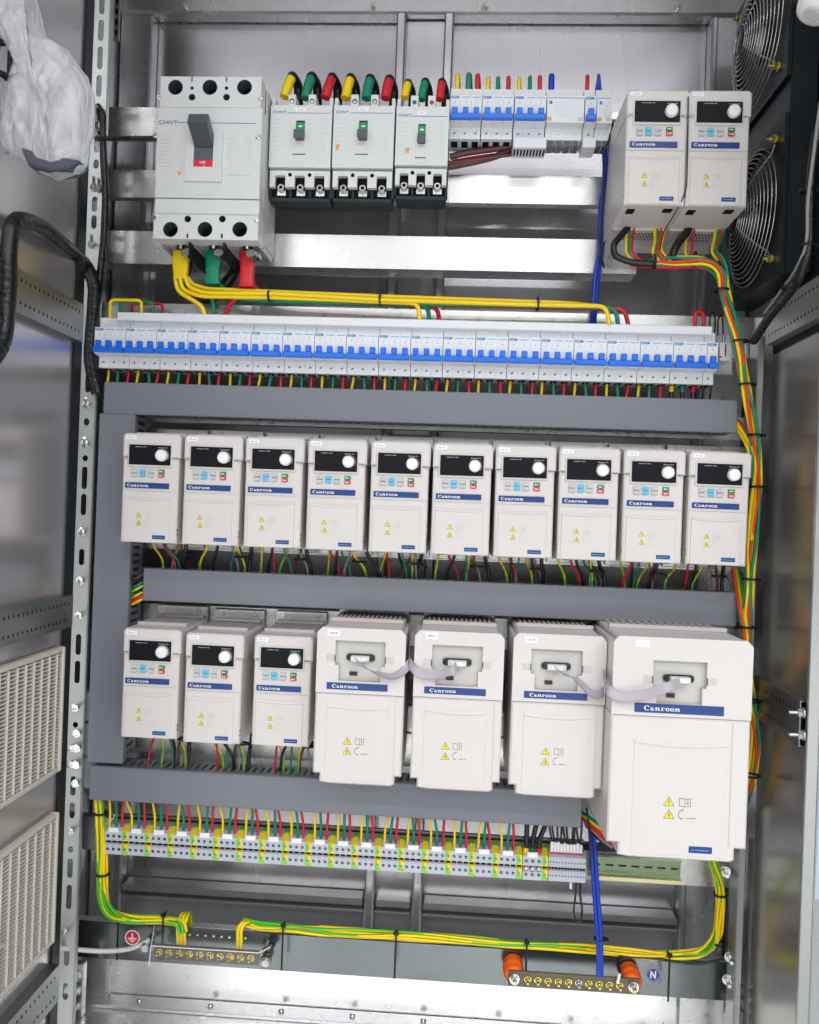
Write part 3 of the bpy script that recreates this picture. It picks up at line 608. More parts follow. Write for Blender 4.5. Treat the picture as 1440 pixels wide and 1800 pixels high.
# ================================================================ LARGE DRIVES
def large_drive(D, crop, S_, label, group=None, big=False):
    ox, oy, s = crop; P = lambda x, y: W(ox+x/s, oy+y/s, D)
    o0 = P(S_['cx'], S_['bot']); o0 = Vector((o0.x, D, o0.z)); depth = 1.45-D
    root = empty('frequency_inverter', o0, label, 'frequency inverter', group)
    def L(x, y): q = P(x, y)-o0; return q.x, q.z
    Wd = S_['w']/2; H = L(S_['cx'], S_['top'])[1]; nz = S_['nz']; nx = S_['nx']
    zs = L(*S_['seam'])[1]
    low = [(-Wd+nx, .002), (-Wd+nx+.015, 0), (Wd-nx-.006, 0), (Wd-nx, .003), (Wd-nx, nz), (Wd, nz), (Wd, zs-.0006), (-Wd, zs-.0006), (-Wd, nz), (-Wd+nx, nz)]
    mb = MB(); mb.prism(low, .0006, depth*.72, m_beige, .0025); lowp = mb.build('lower_cover', root)
    sh = S_['sh']; top = [(-Wd, zs+.0006), (Wd, zs+.0006), (Wd, H-sh), (Wd-sh*.45, H-sh*.45), (Wd-sh*.9, H), (-Wd+sh*.9, H), (-Wd+sh*.45, H-sh*.45), (-Wd, H-sh)]
    kx, kz = L(*S_['dsub']); kw, kh = .0385, .060
    a = (kx-kw, kz-.036); b = (kx+kw, kz+.026)
    rec = [(a[0]+.006, a[1]), (a[0]+.006, kz-.012), (a[0], kz-.012), (a[0], b[1]), (b[0], b[1]), (b[0], kz-.012), (b[0]-.006, kz-.012), (b[0]-.006, a[1])]
    mb = MB(); mb.plate(top, [rec[::-1]], 0, .010, m_beige, m_beige2); mb.box(-Wd+.0005, Wd-.0005, .0125, depth*.6, zs+.001, H-sh, m_beige); mb.box(-Wd+sh*.9, Wd-sh*.9, .0102, depth*.985, H-sh+.0004, H-.0006, m_beige, .002); mb.build('upper_cover', root)
    mb = MB(); mb.box(-Wd+.003, Wd-.003, depth*.6, depth*.97, nz*.5, H-sh*1.05, m_beige2, .002); mb.build('rear_housing', root)
    for s_ in (-1, 1):
        mb = MB(); xx = kx+s_*(kw+.007); mb.box(xx-.0065, xx+.0065, -.0004, .0004, kz-.007, kz+.004, m_bay, .0003); mb.box(xx-s_*.0066-.0008, xx-s_*.0066+.0008, -.0006, .0006, kz-.007, kz+.003, m_ink); mb.build('finger_notch', root)
    # bevel rim to make the recess read
    mb = MB(); mb.box(a[0]-.004, b[0]+.004, .0102, .0120, a[1]-.004, b[1]+.004, m_bay); mb.build('keypad_bay', root)
    # seams, ridge
    n = 12; xa_, za = L(*S_['r0']); xb_, zb = L(*S_['r1']); zr = (za+zb)/2
    mb = MB(); sag = S_['sag']
    A = [(xa_+(xb_-xa_)*i/n, zr-sag*math.sin(PI*i/n*.9+.1)) for i in range(n+1)]
    for i in range(n):
        p, q = A[i], A[i+1]; mb.add([(p[0], .0004, p[1]+.0025), (q[0], .0004, q[1]+.0025), (q[0], -.0028, q[1]-.0012), (p[0], -.0028, p[1]-.0012), (p[0], .0004, p[1]-.004), (q[0], .0004, q[1]-.004)], [(0, 1, 2, 3), (3, 2, 5, 4)], m_beige, True)
    mb.build('ridge', lowp)
    mb = MB(); mb.prism([(xa_, .006), (xb_, .006)]+A[::-1], -.0001, .0006, m_beige, .0005); mb.build('panel', lowp)
    mb = MB(); mb.box(Wd-S_['gx'], Wd-S_['gx']+.0012, -.0004, .0006, nz, zs-.003, m_beige2); mb.build('groove', lowp)
    # sub-D connector
    mb = MB(); mb.prism([(kx-.022, kz-.0035), (kx-.018, kz-.0055), (kx+.018, kz-.0055), (kx+.022, kz-.0035), (kx+.022, kz+.0035), (kx+.018, kz+.0055), (kx-.018, kz+.0055), (kx-.022, kz+.0035)], .0055, .0078, m_conn, .0004)
    for s_ in (-1, 1): mb.disc(kx+s_*.0195, kz, .0018, .0054, m_blk, 10)
    cn = mb.build('connector', root)
    mb = MB(); mb.box(kx-.014, kx+.014, -.006, .0054, kz-.0048, kz+.0035, m_lgrey, .001); mb.box(kx-.009, kx+.009, -.0095, -.006, kz-.004, kz+.0025, m_white, .0008); mb.build('plug', cn)
    mb = MB(); mb.box(kx-.0165, kx-.0045, .0072, .0079, kz-.0285, kz-.0225, m_blk)
    for i in range(5): mb.box(kx-.0155+i*.0023, kx-.0145+i*.0023, .0068, .0071, kz-.0275, kz-.0235, m_maroon)
    mb.build('jumper_socket', root)
    sx0, sz1 = L(*S_['s0']); sx1, sz0 = L(*S_['s1']); zc = (sz0+sz1)/2; hh = S_['sth']/2
    mb = MB(); mb.box(sx0, sx1, -.0010, -.0001, zc-hh, zc+hh, m_bstrip, .0002); st = mb.build('name_strip', root)
    mb = MB(); canroon(mb, sx0+.0085*S_['lk'], zc-hh*.52, hh*1.02, -.0012, m_white, 1.12); mb.build('lettering', st)
    mb = MB(); w0 = L(*S_['w0']); w1 = L(*S_['w1']); p0 = L(*S_['p0']); p1 = L(*S_['p1']); ws = S_['ws']; yy = -.0004
    warn(mb, w0[0], w0[1], ws, yy); warn(mb, w1[0], w1[1], ws, yy, True); picto_book(mb, p0[0], p0[1], ws*1.1, yy, m_ink); picto_wait(mb, p1[0], p1[1], ws*1.05, yy, m_ink); mb.build('warning_print', lowp)
    if big:
        q = L(1106, 1269); mb = MB(); mb.box(q[0]-.0165, q[0]+.0165, -.0010, .0002, q[1]-.0047, q[1]+.0047, m_bstrip, .0003); scribble(mb, q[0]-.013, q[0]+.013, q[1]-.001, .0018, -.0012, m_lblue, 10); mb.build('model_badge', lowp)
    q = L(*S_['tag']); mb = MB(); mb.box(q[0]-.0095, q[0]+.0095, -.0006, -.0001, q[1]-.005, q[1]+.005, m_white); scribble(mb, q[0]-.006, q[0]+.006, q[1]-.001, .0024, -.0008, m_ink if not big else m_faint, 4); mb.build('tag_sticker', root)
    # top shoulders, vents
    mb = MB(); n = 14
    for i in range(n):
        x = -Wd+sh+.01+(2*Wd-2*sh-.02)*i/(n-1); mb.box(x-.0016, x+.0016, depth*.45, depth*.9, H-.0004, H+.003, m_beige2)
    mb.box(-Wd+sh, Wd-sh, depth*.36, depth*.40, H-.0004, H+.006, m_beige2, .001); mb.build('top_vents', root)['kind'] = 'stuff'
    mb = MB(); mb.box(-Wd+.006, Wd-.006, depth*.985, depth+.003, nz, H+.014, m_galv, .001); mb.build('mounting_plate', root)
    return root, o0+Vector((kx, -.008, kz)), Wd
m_maroon = mat('maroon_pins', S(110, 50, 40), .5)
SA = dict(cx=345, bot=1200, top=98, w=.1365, nz=.015, nx=.0105, seam=(345, 562), sh=.0085, dsub=(373, 308), r0=(138, 635), r1=(575, 650), sag=.0042, gx=.0125, s0=(138, 485), s1=(565, 533), sth=.0105, lk=1, w0=(282, 890), w1=(280, 960), p0=(368, 893), p1=(350, 962), ws=.0118, tag=(188, 130))
c3 = (540, 1080, 4.0)
DL = 1.252
lg1, k1, w1_ = large_drive(DL, c3, SA, 'large cream drive with open keypad bay, leftmost of the four large ones', 'three mid-size drives in the bottom row')
SB = dict(SA); SB.update(cx=1034, bot=1240, top=122, seam=(1034, 592), dsub=(1055, 340), r0=(825, 665), r1=(1265, 685), s0=(824, 515), s1=(1256, 565), w0=(972, 925), w1=(970, 997), p0=(1056, 928), p1=(1040, 997), tag=(878, 150))
lg2, k2, _ = large_drive(DL, c3, SB, 'large cream drive with open keypad bay, second of the four large ones', 'three mid-size drives in the bottom row')
c4 = (870, 1080, 3.064)
SC_ = dict(SA); SC_.update(cx=322, bot=985, top=108, seam=(322, 478), dsub=(333, 283), r0=(155, 532), r1=(510, 552), s0=(157, 418), s1=(497, 458), w0=(274, 737), w1=(271, 792), p0=(344, 738), p1=(326, 792), tag=(197, 136), w=.1400)
lg3, k3, _ = large_drive(DL, c4, SC_, 'large cream drive with open keypad bay, immediately left of the biggest drive', 'three mid-size drives in the bottom row')
SD = dict(SA); SD.update(cx=974, bot=1322, top=128, w=.1990, nz=.020, nx=.0165, seam=(985, 556), sh=.009, dsub=(997, 350), r0=(752, 672), r1=(1255, 702), sag=.006, gx=.026, s0=(752, 487), s1=(1233, 535), sth=.0135, lk=1.6, w0=(937, 1008), w1=(937, 1076), p0=(1024, 1012), p1=(1005, 1078), ws=.0142, tag=(797, 156))
DB = 1.205
lg4, k4, _ = large_drive(DB, c4, SD, 'biggest cream drive standing at the lower right corner of the cabinet', None, True)
# ribbon cables
def ribbon(pts, w, label, side=Vector((0, 0, 1))):
    p = dens(fillet(pts, .03, 8), .004); mb = MB(); vs = []; n = len(p)
    for i, q in enumerate(p):
        t = (p[min(i+1, n-1)]-p[max(i-1, 0)]).normalized(); s = side if not callable(side) else side(i/(n-1)); s = (s-t*s.dot(t)).normalized(); nn = t.cross(s)*.0005
        for k in range(9):
            a = (k/8-.5)*w; b = .00035 if k % 2 else 0
            vs.append(q+s*a+nn*(1+b*1500)); 
        for k in range(9): vs.append(q+s*((k/8-.5)*w)-nn)
    fs = []
    for i in range(n-1):
        for k in range(8): a = i*18+k; fs += [(a, a+1, a+19, a+18), (a+9, a+10, a+28, a+27)]
        fs += [(i*18, i*18+9, i*18+27, i*18+18), (i*18+8, i*18+17, i*18+35, i*18+26)]
    mb.add(vs, fs, m_ribbon, True); return tag(recentre(mb.build('ribbon_cable')), label, 'ribbon cable', 'grey ribbon cables of the large drives')
def sd(a, b): return lambda t: a.lerp(b, min(1, t*1.6))
ribbon([k1+Vector((-.004, 0, -.002)), W(636, 1170, DL-.025), W(655, 1182, DL-.02), W(690, 1190, DL-.012), W(708, 1182, DL-.006), W(718, 1168, DL+.004), W(719, 1150, DL+.05), W(722, 1105, DL+.12)], .0125, 'grey ribbon cable plugged into the leftmost large drive, sagging right', sd(Vector((.5, .1, -.6)), Vector((0, .6, .8))))
ribbon([k2+Vector((0, 0, -.003)), W(800, 1178, DL-.03), W(770, 1186, DL-.015), W(742, 1186, DL-.010), W(729, 1178, DL-.008), W(720, 1164, DL+.004), W(719, 1140, DL+.05), W(722, 1095, DL+.11)], .0125, 'grey ribbon cable plugged into the second large drive, sagging left', sd(Vector((-.3, .1, .8)), Vector((0, .5, .9))))
ribbon([k3+Vector((0, 0, -.002)), W(985, 1182, DL-.03), W(1018, 1196, DL-.025), W(1040, 1222, DL-.02), W(1060, 1220, DL-.01), W(1063, 1195, DL+.03), W(1050, 1110, DL+.12)], .0125, 'grey ribbon cable plugged into the third large drive, sagging to the right', sd(Vector((.6, .2, -.6)), Vector((0, .5, .8))))
ribbon([k4+Vector((0, 0, -.003)), W(1178, 1206, DB-.03), W(1140, 1220, DB-.018), W(1098, 1226, DB-.012), W(1080, 1222, DB-.010), W(1070, 1212, DB-.006), W(1063, 1198, DB+.01), W(1060, 1180, DB+.06), W(1052, 1110, DB+.16)], .0135, 'grey ribbon cable plugged into the biggest drive, sagging left', sd(Vector((-.3, .1, .8)), Vector((0, .5, .9))))
# ================================================================ MAIN BREAKER
DM = 1.330
def main_breaker():
    P = lambda x, y: W(240+x/4.738, 100+y/4.738, DM)
    o0 = P(572, 1520); o0 = Vector((o0.x, DM, o0.z)); dep = 1.452-DM
    root = empty('moulded_case_breaker', o0, 'biggest pale grey main breaker with dark lever, top left of the cabinet', 'circuit breaker')
    def L(x, y): q = P(x, y)-o0; return q.x, q.z
    Wd = .0885; H = L(612, 165)[1]; zc1 = L(600, 420)[1]; zl = L(575, 1308)[1]; zm = L(575, 1175)[1]
    # top cover with three screwdriver holes
    hs = []; r = .0125
    for x in (325, 612, 900): hs.append(circ(*L(x, 253), r)[::-1])
    for x in (463, 750): hs.append(circ(*L(x, 336), .0056)[::-1]); hs.append(circ(*L(x, 260), .003, 10)[::-1])
    mb = MB(); mb.plate([(-Wd+.004, zc1), (Wd-.004, zc1), (Wd-.004, H), (-Wd+.004, H)], hs, 0, .030, m_lgrey, m_handle); mb.build('upper_terminal_cover', root)  # dark hole walls, and the dark block behind, stand in for shade inside
    mb = MB(); mb.box(-Wd+.006, Wd-.006, .0302, .05, zc1, H-.001, m_dark); mb.build('terminal_well', root)
    mb = MB(); mb.box(-Wd+.001, Wd-.001, .0001, .035, zm, zc1-.0002, m_lgrey, .0006); ff = mb.build('front_cover', root)
    mb = MB(); mb.box(-Wd+.0005, Wd-.0005, .0012, .035, zl, zm-.0012, m_lgrey, .0015); mb.build('middle_cover', root)
    hs = []
    for x in (282, 570, 860): hs.append(circ(*L(x, 1436), r)[::-1])
    for x in (427, 715): hs.append(circ(*L(x, 1350), .0056)[::-1]); q = L(x-4, 1490); hs.append(slotpts(q[0], q[1], .003, .008)[::-1])
    mb = MB(); mb.plate([(-Wd+.001, 0), (Wd-.001, 0), (Wd-.001, zl-.0012), (-Wd+.001, zl-.0012)], hs, .0004, .030, m_lgrey, m_handle); mb.build('lower_terminal_cover', root)  # hole walls coloured dark for the shade inside, as in the upper cover
    mb = MB(); mb.box(-Wd+.006, Wd-.006, .0302, .05, .012, zl-.002, m_dark); mb.build('terminal_well', root)
    mb = MB(); mb.box(-Wd+.001, Wd-.001, .0505, dep, .006, H-.004, m_lgrey2, .003); mb.box(-Wd+.0005, -Wd+.003, .031, .0503, .0, H-.006, m_lgrey2); mb.box(Wd-.003, Wd-.0005, .031, .0503, .0, H-.006, m_lgrey2)
    for x in (-Wd+.002, -.0305, .0275, Wd-.005): mb.box(x, x+.003, .0305, dep-.01, -.003, .0057, m_lgrey2)
    mb.build('base', root)
    # escutcheon, window, lever
    a = L(402, 1040); b = L(728, 620); mb = MB()
    wa = L(478, 922); wb = L(650, 640)
    mb.plate([(a[0], a[1]), (b[0], a[1]), (b[0], b[1]), (a[0], b[1])], [[(wa[0], wa[1]), (wa[0], wb[1]), (wb[0], wb[1]), (wb[0], wa[1])]], -.004, .0003, m_lgrey); es = mb.build('escutcheon', root)
    mb = MB(); mb.box(wa[0], wb[0], -.0008, .0002, wa[1], wb[1], m_handle); q = L(560, 860); mb.box(wa[0]+.0003, wb[0]-.0003, -.0030, -.0010, wa[1], q[1], m_red, .0008)
    mb.build('window', es)
    q = L(560, 876); mb = MB(); mb.arc(q[0]-.004, q[1]-.002, .0018, .0011, 0, 2*PI, -.0031, m_white, 10); mb.rect(q[0]-.0015, q[0]+.004, q[1]-.0032, q[1]-.0020, -.0031, m_white); mb.rect(q[0]-.0015, q[0]+.004, q[1]-.0008, q[1]+.0001, -.0031, m_white)
    mb.seg((q[0]+.001, q[1]-.005), (q[0]+.002, q[1]-.009), .0008, -.0031, m_white); mb.build('lever_print', es)
    mb = MB(); z0 = L(560, 760)[1]; z1 = L(560, 640)[1]; x0, x1 = wa[0]+.001, wb[0]-.001
    zt_ = L(520, 520)[1]
    A = [(x0, -.001, z0), (x1, -.001, z0), (x1, -.001, z1), (x0, -.001, z1)]; e = .040
    Bv = [(x0-.001, -e, z1+.000), (x1+.001, -e, z1+.000), (x1+.001, -e*.85, z1+.016), (x0-.001, -e*.85, z1+.016)]
    mb.add(A+Bv, [(0, 1, 5, 4), (1, 2, 6, 5), (2, 3, 7, 6), (3, 0, 4, 7), (4, 5, 6, 7)], m_handle); mb.build('lever', root)
    mb = MB(); q = L(335, 548); q2 = L(1000, 553); mb.rect(q[0], q2[0], (q[1]+q2[1])/2-.0006, (q[1]+q2[1])/2+.0006, -.0002, m_lineblue); q = L(180, 555); chnt(mb, q[0]+.002, (L(335, 548)[1]+q2[1])/2-.003, .0062, -.0002, m_lineblue)
    for k in range(9):
        q = L(190, 660+k*32); scribble(mb, q[0], q[0]+random.uniform(.012, .03), q[1], .0012, -.0002, m_faint, 7); 
        if k > 1: q = L(345, 660+k*32); scribble(mb, q[0], q[0]+.007, q[1], .0012, -.0002, m_faint, 3)
    for k in range(7):
        q = L(760, 690+k*32); scribble(mb, q[0], q[0]+.008, q[1], .0012, -.0002, m_faint, 3); q = L(910, 690+k*32); scribble(mb, q[0], q[0]+.011, q[1], .0012, -.0002, m_faint, 4)
    q = L(762, 988); scribble(mb, q[0], q[0]+.038, q[1], .0018, -.0002, m_faint, 16); q = L(480, 1148); scribble(mb, q[0], q[0]+.032, q[1], .001, -.0002, m_faint, 16); q = L(357, 968); mb.disc(q[0], q[1], .0035, -.0002, m_orange, 12)
    mb.build('front_print', root)
    for (x, y) in ((185, 338), (1035, 342), (155, 655), (1015, 668), (145, 1340), (1003, 1358)):
        q = L(x, y); mb = MB(); mb.lathe((q[0], .0006, q[1]), (0, -1, 0), [(0, .0045), (.001, .0045), (.0015, .0035)], m_bolt, 14); mb.seg((q[0]-.003, q[1]-.002), (q[0]+.003, q[1]+.002), .0009, -.0012, m_dark); mb.build('cover_screw', root)
    for x in (463, 750): q = L(x, 190); mb = MB(); mb.rect(q[0]-.0012, q[0]+.0012, q[1]-.004, q[1]+.005, -.0002, m_ink); mb.build('slot_mark', root)
    for x in (365, 640, 915):
        p = P(x, 1570)-o0; mb = MB(); mb.box(p.x-.011, p.x+.011, .036, .062, -.016, -.004, m_bolt, .002); mb.cyl((p.x, .048, -.017), (p.x, .030, -.012), .008, m_bolt, 6, smooth=False); mb.build('terminal_clamp', root)
    for x in (-.0295, .0285): mb = MB(); mb.box(x-.0008, x+.0008, .01, .10, -.028, -.001, m_blk); mb.build('phase_barrier', root)
    return o0
mo = main_breaker()
# ================================================================ THREE SMALLER MOULDED BREAKERS
def mccb(xL, xR, yT, yB, lineY, label, D=1.372, small=False, dot=False):
    s = 4.235; P = lambda x, y: W(460+x/s, 100+y/s, D)
    o0 = P((xL+xR)/2, yB); o0 = Vector((o0.x, D, o0.z)); root = empty('moulded_case_breaker', o0, label, 'circuit breaker', 'three smaller moulded breakers')
    def L(x, y): q = P(x, y)-o0; return q.x, q.z
    Wd = (P(xR, yB).x-P(xL, yB).x)/2-.0006; zT = L((xL+xR)/2, yT)[1]; dep = 1.468-D; k = (xR-xL)/460
    X = lambda f: -Wd+2*Wd*f
    mb = MB(); wx = (.42, .565); zt_ = L(xL+230*k, lineY+58)[1]; zb_ = L(xL+230*k, lineY+208)[1]
    mb.plate([(-Wd, .0), (Wd, 0), (Wd, zT), (-Wd, zT)], [[(X(wx[0]), zb_), (X(wx[0]), zt_), (X(wx[1]), zt_), (X(wx[1]), zb_)]], 0, .012, m_lgrey, m_lgrey2)
    mb.build('front_cover', root)
    mb = MB(); mb.box(X(wx[0]), X(wx[1]), .003, .006, zb_, zt_, m_blk); mb.box(X(wx[0])+.0004, X(wx[1])-.0004, .0012, .0029, (zt_+zb_)/2, zt_-.002, m_green, .0008); q = (X(wx[0])+X(wx[1]))/2
    mb.rect(q-.003, q+.003, zt_-.0105, zt_-.0080, .0010, m_white); mb.build('window', root)
    mb = MB(); zz = (zt_+zb_)/2; x0, x1 = X(wx[0])+.0006, X(wx[1])-.0006
    e = .016 if not small else .010
    vs = [(x0, .001, zb_+.001), (x1, .001, zb_+.001), (x1, .001, zz+.001), (x0, .001, zz+.001), (x0-.001, -e, zb_-.001), (x1, -e, zb_-.001), (x1, -e, zz-.005), (x0-.001, -e, zz-.005)]
    mb.add(vs, [(0, 1, 5, 4), (1, 2, 6, 5), (2, 3, 7, 6), (3, 0, 4, 7), (4, 5, 6, 7)], m_handle); mb.build('lever', root)
    mb = MB(); zl = L((xL+xR)/2, lineY+3)[1]; mb.rect(X(.28), X(.97), zl-.0005, zl+.0005, -.0003, m_lineblue); chnt(mb, X(.04), zl-.001, .0045, -.0003, m_lineblue)
    for i in range(8):
        z = zl-.011-i*.0075; scribble(mb, X(.05), X(.05)+random.uniform(.008, .022), z, .0009, -.0003, m_faint, 5); scribble(mb, X(.62), X(.68), z, .0009, -.0003, m_faint, 2); scribble(mb, X(.82), X(.93), z, .0009, -.0003, m_faint, 3)
    if dot: q = X(.08 if not small else .23); mb.rect(q-.003, q+.003, zl-.062, zl-.053, -.0003, m_orange)
    scribble(mb, X(.4), X(.6), .004, .0008, -.0003, m_faint, 10); mb.build('front_print', root)
    mb = MB(); z = L((xL+xR)/2, lineY-22)[1]; mb.box(X(.40), X(.57), -.0006, -.0001, z-.0033, z+.0033, m_white); scribble(mb, X(.44), X(.53), z-.0012, .002, -.0008, m_faint, 3); mb.build('tag_sticker', root)
    mb = MB(); z = zb_-.0105; mb.box(X(.38), X(.585), -.0006, .0001, z-.011, z+.0015, m_lgrey, .0004); mb.box(X(.375), X(.59), -.0007, .0001, z-.0135, z-.0122, m_ink); mb.build('test_cover', root)
    # top lugs with screws
    for f in ((.33, .66) if not small else (.33, .66)):
        q = X(f); mb = MB(); mb.box(q-.0065, q+.0065, .004, .045, zT+.0002, zT+.021, m_lgrey, .001); mb.disc(q, zT+.009, .0038 if small else .0045, .0038, m_handle, 12)
        if not small: mb.disc(q, zT+.008, .0028, .0036, m_bolt, 10)
        mb.build('top_lug', root)
    for q in (-Wd+.003, Wd-.003): mb = MB(); mb.box(q-.003, q+.003, .006, .045, zT+.0002, zT+.016, m_lgrey, .001); mb.build('end_lug', root)
    mb = MB(); mb.box(-Wd+.0015, Wd-.0015, .0125, dep, -.002, zT+.003, m_lgrey2, .002); mb.build('base', root)
    # lower terminal section
    zlow = -.031; notch = []; fw_ = .17
    pts = [(-Wd+.001, zlow), ]
    for f in (.18, .5, .82):
        xa_, xb_ = X(f-fw_/2), X(f+fw_/2); pts += [(xa_, zlow), (xa_, -.013), (xa_+.0015, -.0115), (xb_-.0015, -.0115), (xb_, -.013), (xb_, zlow)]
    pts += [(Wd-.001, zlow), (Wd-.001, -.0032), (-Wd+.001, -.0032)]
    mb = MB(); mb.plate(pts, [circ(X(.34), -.0105, .0034, 12)[::-1], circ(X(.66), -.0105, .0034, 12)[::-1]], .006, .016, m_lgrey, m_dark); mb.build('lower_cover', root)
    mb = MB(); mb.box(-Wd+.001, Wd-.001, .034, .060, -.052, -.0005-.002, m_base, .002); mb.box(-Wd+.001, Wd-.001, .0165, .034, -.0515, -.045, m_base, .001)
    for f in (0.004, .34, .66, .996): q = X(f); mb.box(q-.0018, q+.0018, .0165, .0338, -.0449, -.0035, m_base)
    mb.build('terminal_base', root)
    for f in (.18, .5, .82):
        q = X(f); mb = MB(); mb.box(q-.0088, q+.0088, .020, .033, -.042, -.030, m_bolt, .0015); mb.cyl((q, .0200, -.030), (q, .013, -.029), .0058, m_bolt, 16); mb.cyl((q, .0130, -.029), (q, .0125, -.029), .0032, m_dark, 6)
        mb.build('terminal_screw', root)
    return root, o0, Wd, zT
mA = mccb(50, 512, 360, 822, 415, 'grey three-pole moulded breaker directly right of the main breaker, green indicator')
mB_ = mccb(520, 978, 362, 826, 415, 'grey three-pole moulded breaker, middle of the three smaller ones, orange mark lower left', dot=True)
mC = mccb(988, 1385, 370, 806, 440, 'narrowest grey moulded breaker, beside the upper row of blue-lever breakers', small=True, dot=True)
# coloured boots above them
def boot(u, v, top, col, r, label, D=1.40):
    a = W(u, v, D); t = W(top[0], top[1], D+.012); t2 = t+Vector((.004, .018, -.006)); e = Vector((t.x+.006, D+.045, a.z-.005))
    root = empty('cable_end', a, label, 'cable', 'cable ends looping over the moulded breakers')
    p = [a, a.lerp(t, .5)+Vector((0, -.003, 0)), a.lerp(t, .86)]; mb = MB(); mb.tube(dens([q-a for q in p], .008), r, WC[col], 12); mb.build('coloured_sleeve', root)
    p = fillet([a.lerp(t, .84), t, t2+Vector((.003, .008, .002)), e], .014); mb = MB(); mb.tube([q-a for q in p], r*1.0, WC['black'], 12); mb.build('black_cable', root)
s = 4.235
for i, (x, y, tx, ty, c) in enumerate(((168, 300, 228, 128, 'yellow'), (325, 310, 372, 128, 'green'), (475, 305, 525, 135, 'red'), (625, 310, 662, 140, 'yellow'), (778, 312, 808, 145, 'green'), (922, 310, 950, 150, 'red'), (1065, 305, 1090, 178, 'yellow'), (1190, 320, 1218, 168, 'green'), (1325, 318, 1342, 170, 'red'))):
    who = ('left', 'middle', 'narrow right')[i//3]
    boot(460+x/s, 100+y/s, (460+tx/s, 100+(ty+12)/s), c, .0083 if i < 6 else .0070, '%s-sleeved cable end above the %s one of the three smaller moulded breakers' % (c, who))
# ================================================================ MINIATURE BREAKERS
def pole(mb, x0, x1, toggles=True):
    prof = [(-.050, -.043), (-.050, -.0245), (-.070, -.0225), (-.070, .0225), (-.052, .0250), (-.050, .043), (0, .043), (0, -.043)]
    vs = [(x0, a, c) for a, c in prof]+[(x1, a, c) for a, c in prof]; n = 8
    mb.add(vs, [(i, (i+1) % n, n+(i+1) % n, n+i) for i in range(n)]+[(7, 6, 5, 4, 3, 2, 1, 0), tuple(range(8, 16))], m_mcb)
def mcb(loc, poles, label, group, w=.0176):
    root = empty('miniature_breaker', loc, label, 'circuit breaker', group); W2 = poles*w/2
    mb = MB()
    for i in range(poles): pole(mb, -W2+i*w+(.0005 if i == 0 else .00012), -W2+(i+1)*w-(.0005 if i == poles-1 else .00012))
    mb.build('housing', root)
    mb = MB()
    for i in range(poles):
        c = -W2+(i+.5)*w; mb.rect(c-w*.38, c+w*.38, .0180, .0196, -.0702, m_lblue)
        mb.rect(c-.0008, c+.0008, .0095, .0108, -.0702, m_ink); mb.rect(c-.005, c-.0038, .0045, .0052, -.0702, m_faint); mb.rect(c+.0035, c+.0043, .004, .0047, -.0702, m_faint)
        mb.rect(c-.0018, c-.0006, .0138, .0148, -.0702, m_faint); mb.rect(c+.0006, c+.0018, .0138, .0148, -.0702, m_faint)
    mb.rect(-W2+.0012, -W2+.0145, .0166, .0212, -.0702, m_lblue); chnt(mb, -W2+.0025, .0179, .0019, -.0704, m_white); mb.build('front_print', root)
    for i in range(poles):
        c = -W2+(i+.5)*w
        for z in (-.0335, .034):
            mb = MB(); mb.disc(c, z, .0033, -.0502, m_white, 12); mb.disc(c, z, .0024, -.0504, m_faint, 10); mb.seg((c-.0018, z-.0014), (c+.0018, z+.0014), .0014, -.0506, m_ink); mb.build('terminal_screw', root)
    mb = MB()
    for i in range(poles):
        c = -W2+(i+.5)*w; mb.box(c-.0056, c+.0056, -.040, -.018, -.0438, -.0432, m_dark)
    mb.build('terminal_opening', root)
    mb = MB(); mb.box(-W2+.0014, W2-.0014, -.0802, -.0700, -.0212, -.0120, m_blue, .0012)
    for i in range(poles): c = -W2+(i+.5)*w; mb.box(c-.0047, c+.0047, -.0775, -.0699, -.0119, -.0006, m_blue, .0010)
    mb.build('lever', root)
    mb = MB()
    for i in range(poles): c = -W2+(i+.5)*w; mb.box(c-.0062, c+.0062, -.0706, -.0701, -.0225, .0004, m_white)
    mb.build('lever_guard', root); return root
# long row: x from photo, z from nose line
DR = 1.432
pl = W(166, 596, DR-.07); pr = W(1243, 622, DR-.07); zr = (W(166, 620, DR-.07).z+W(1240, 647, DR-.07).z)/2+.0205; wR = (pr.x-pl.x)/19
first = None; mcbx = []
for i in range(19):
    loc = Vector((pl.x+(i+.5)*wR, DR, zr)); mcbx.append(loc.x)
    lab = 'white three-pole breaker with joined blue levers, %s from the left in the long row' % ordn(i+1) if i < 18 else 'white three-pole breaker with blue levers at the right end, before the single-pole one'
    if i == 0: lab = 'white three-pole breaker with joined blue levers at the left end of the long row'
    if first is None: first = mcb(loc, 3, lab, 'long row of three-pole breakers', wR/3)
    else: copy_tree(first, loc, lab)
mcb(Vector((pr.x+wR/6, DR, zr)), 1, 'single-pole white breaker with blue lever, right end of the long row', None, wR/3)
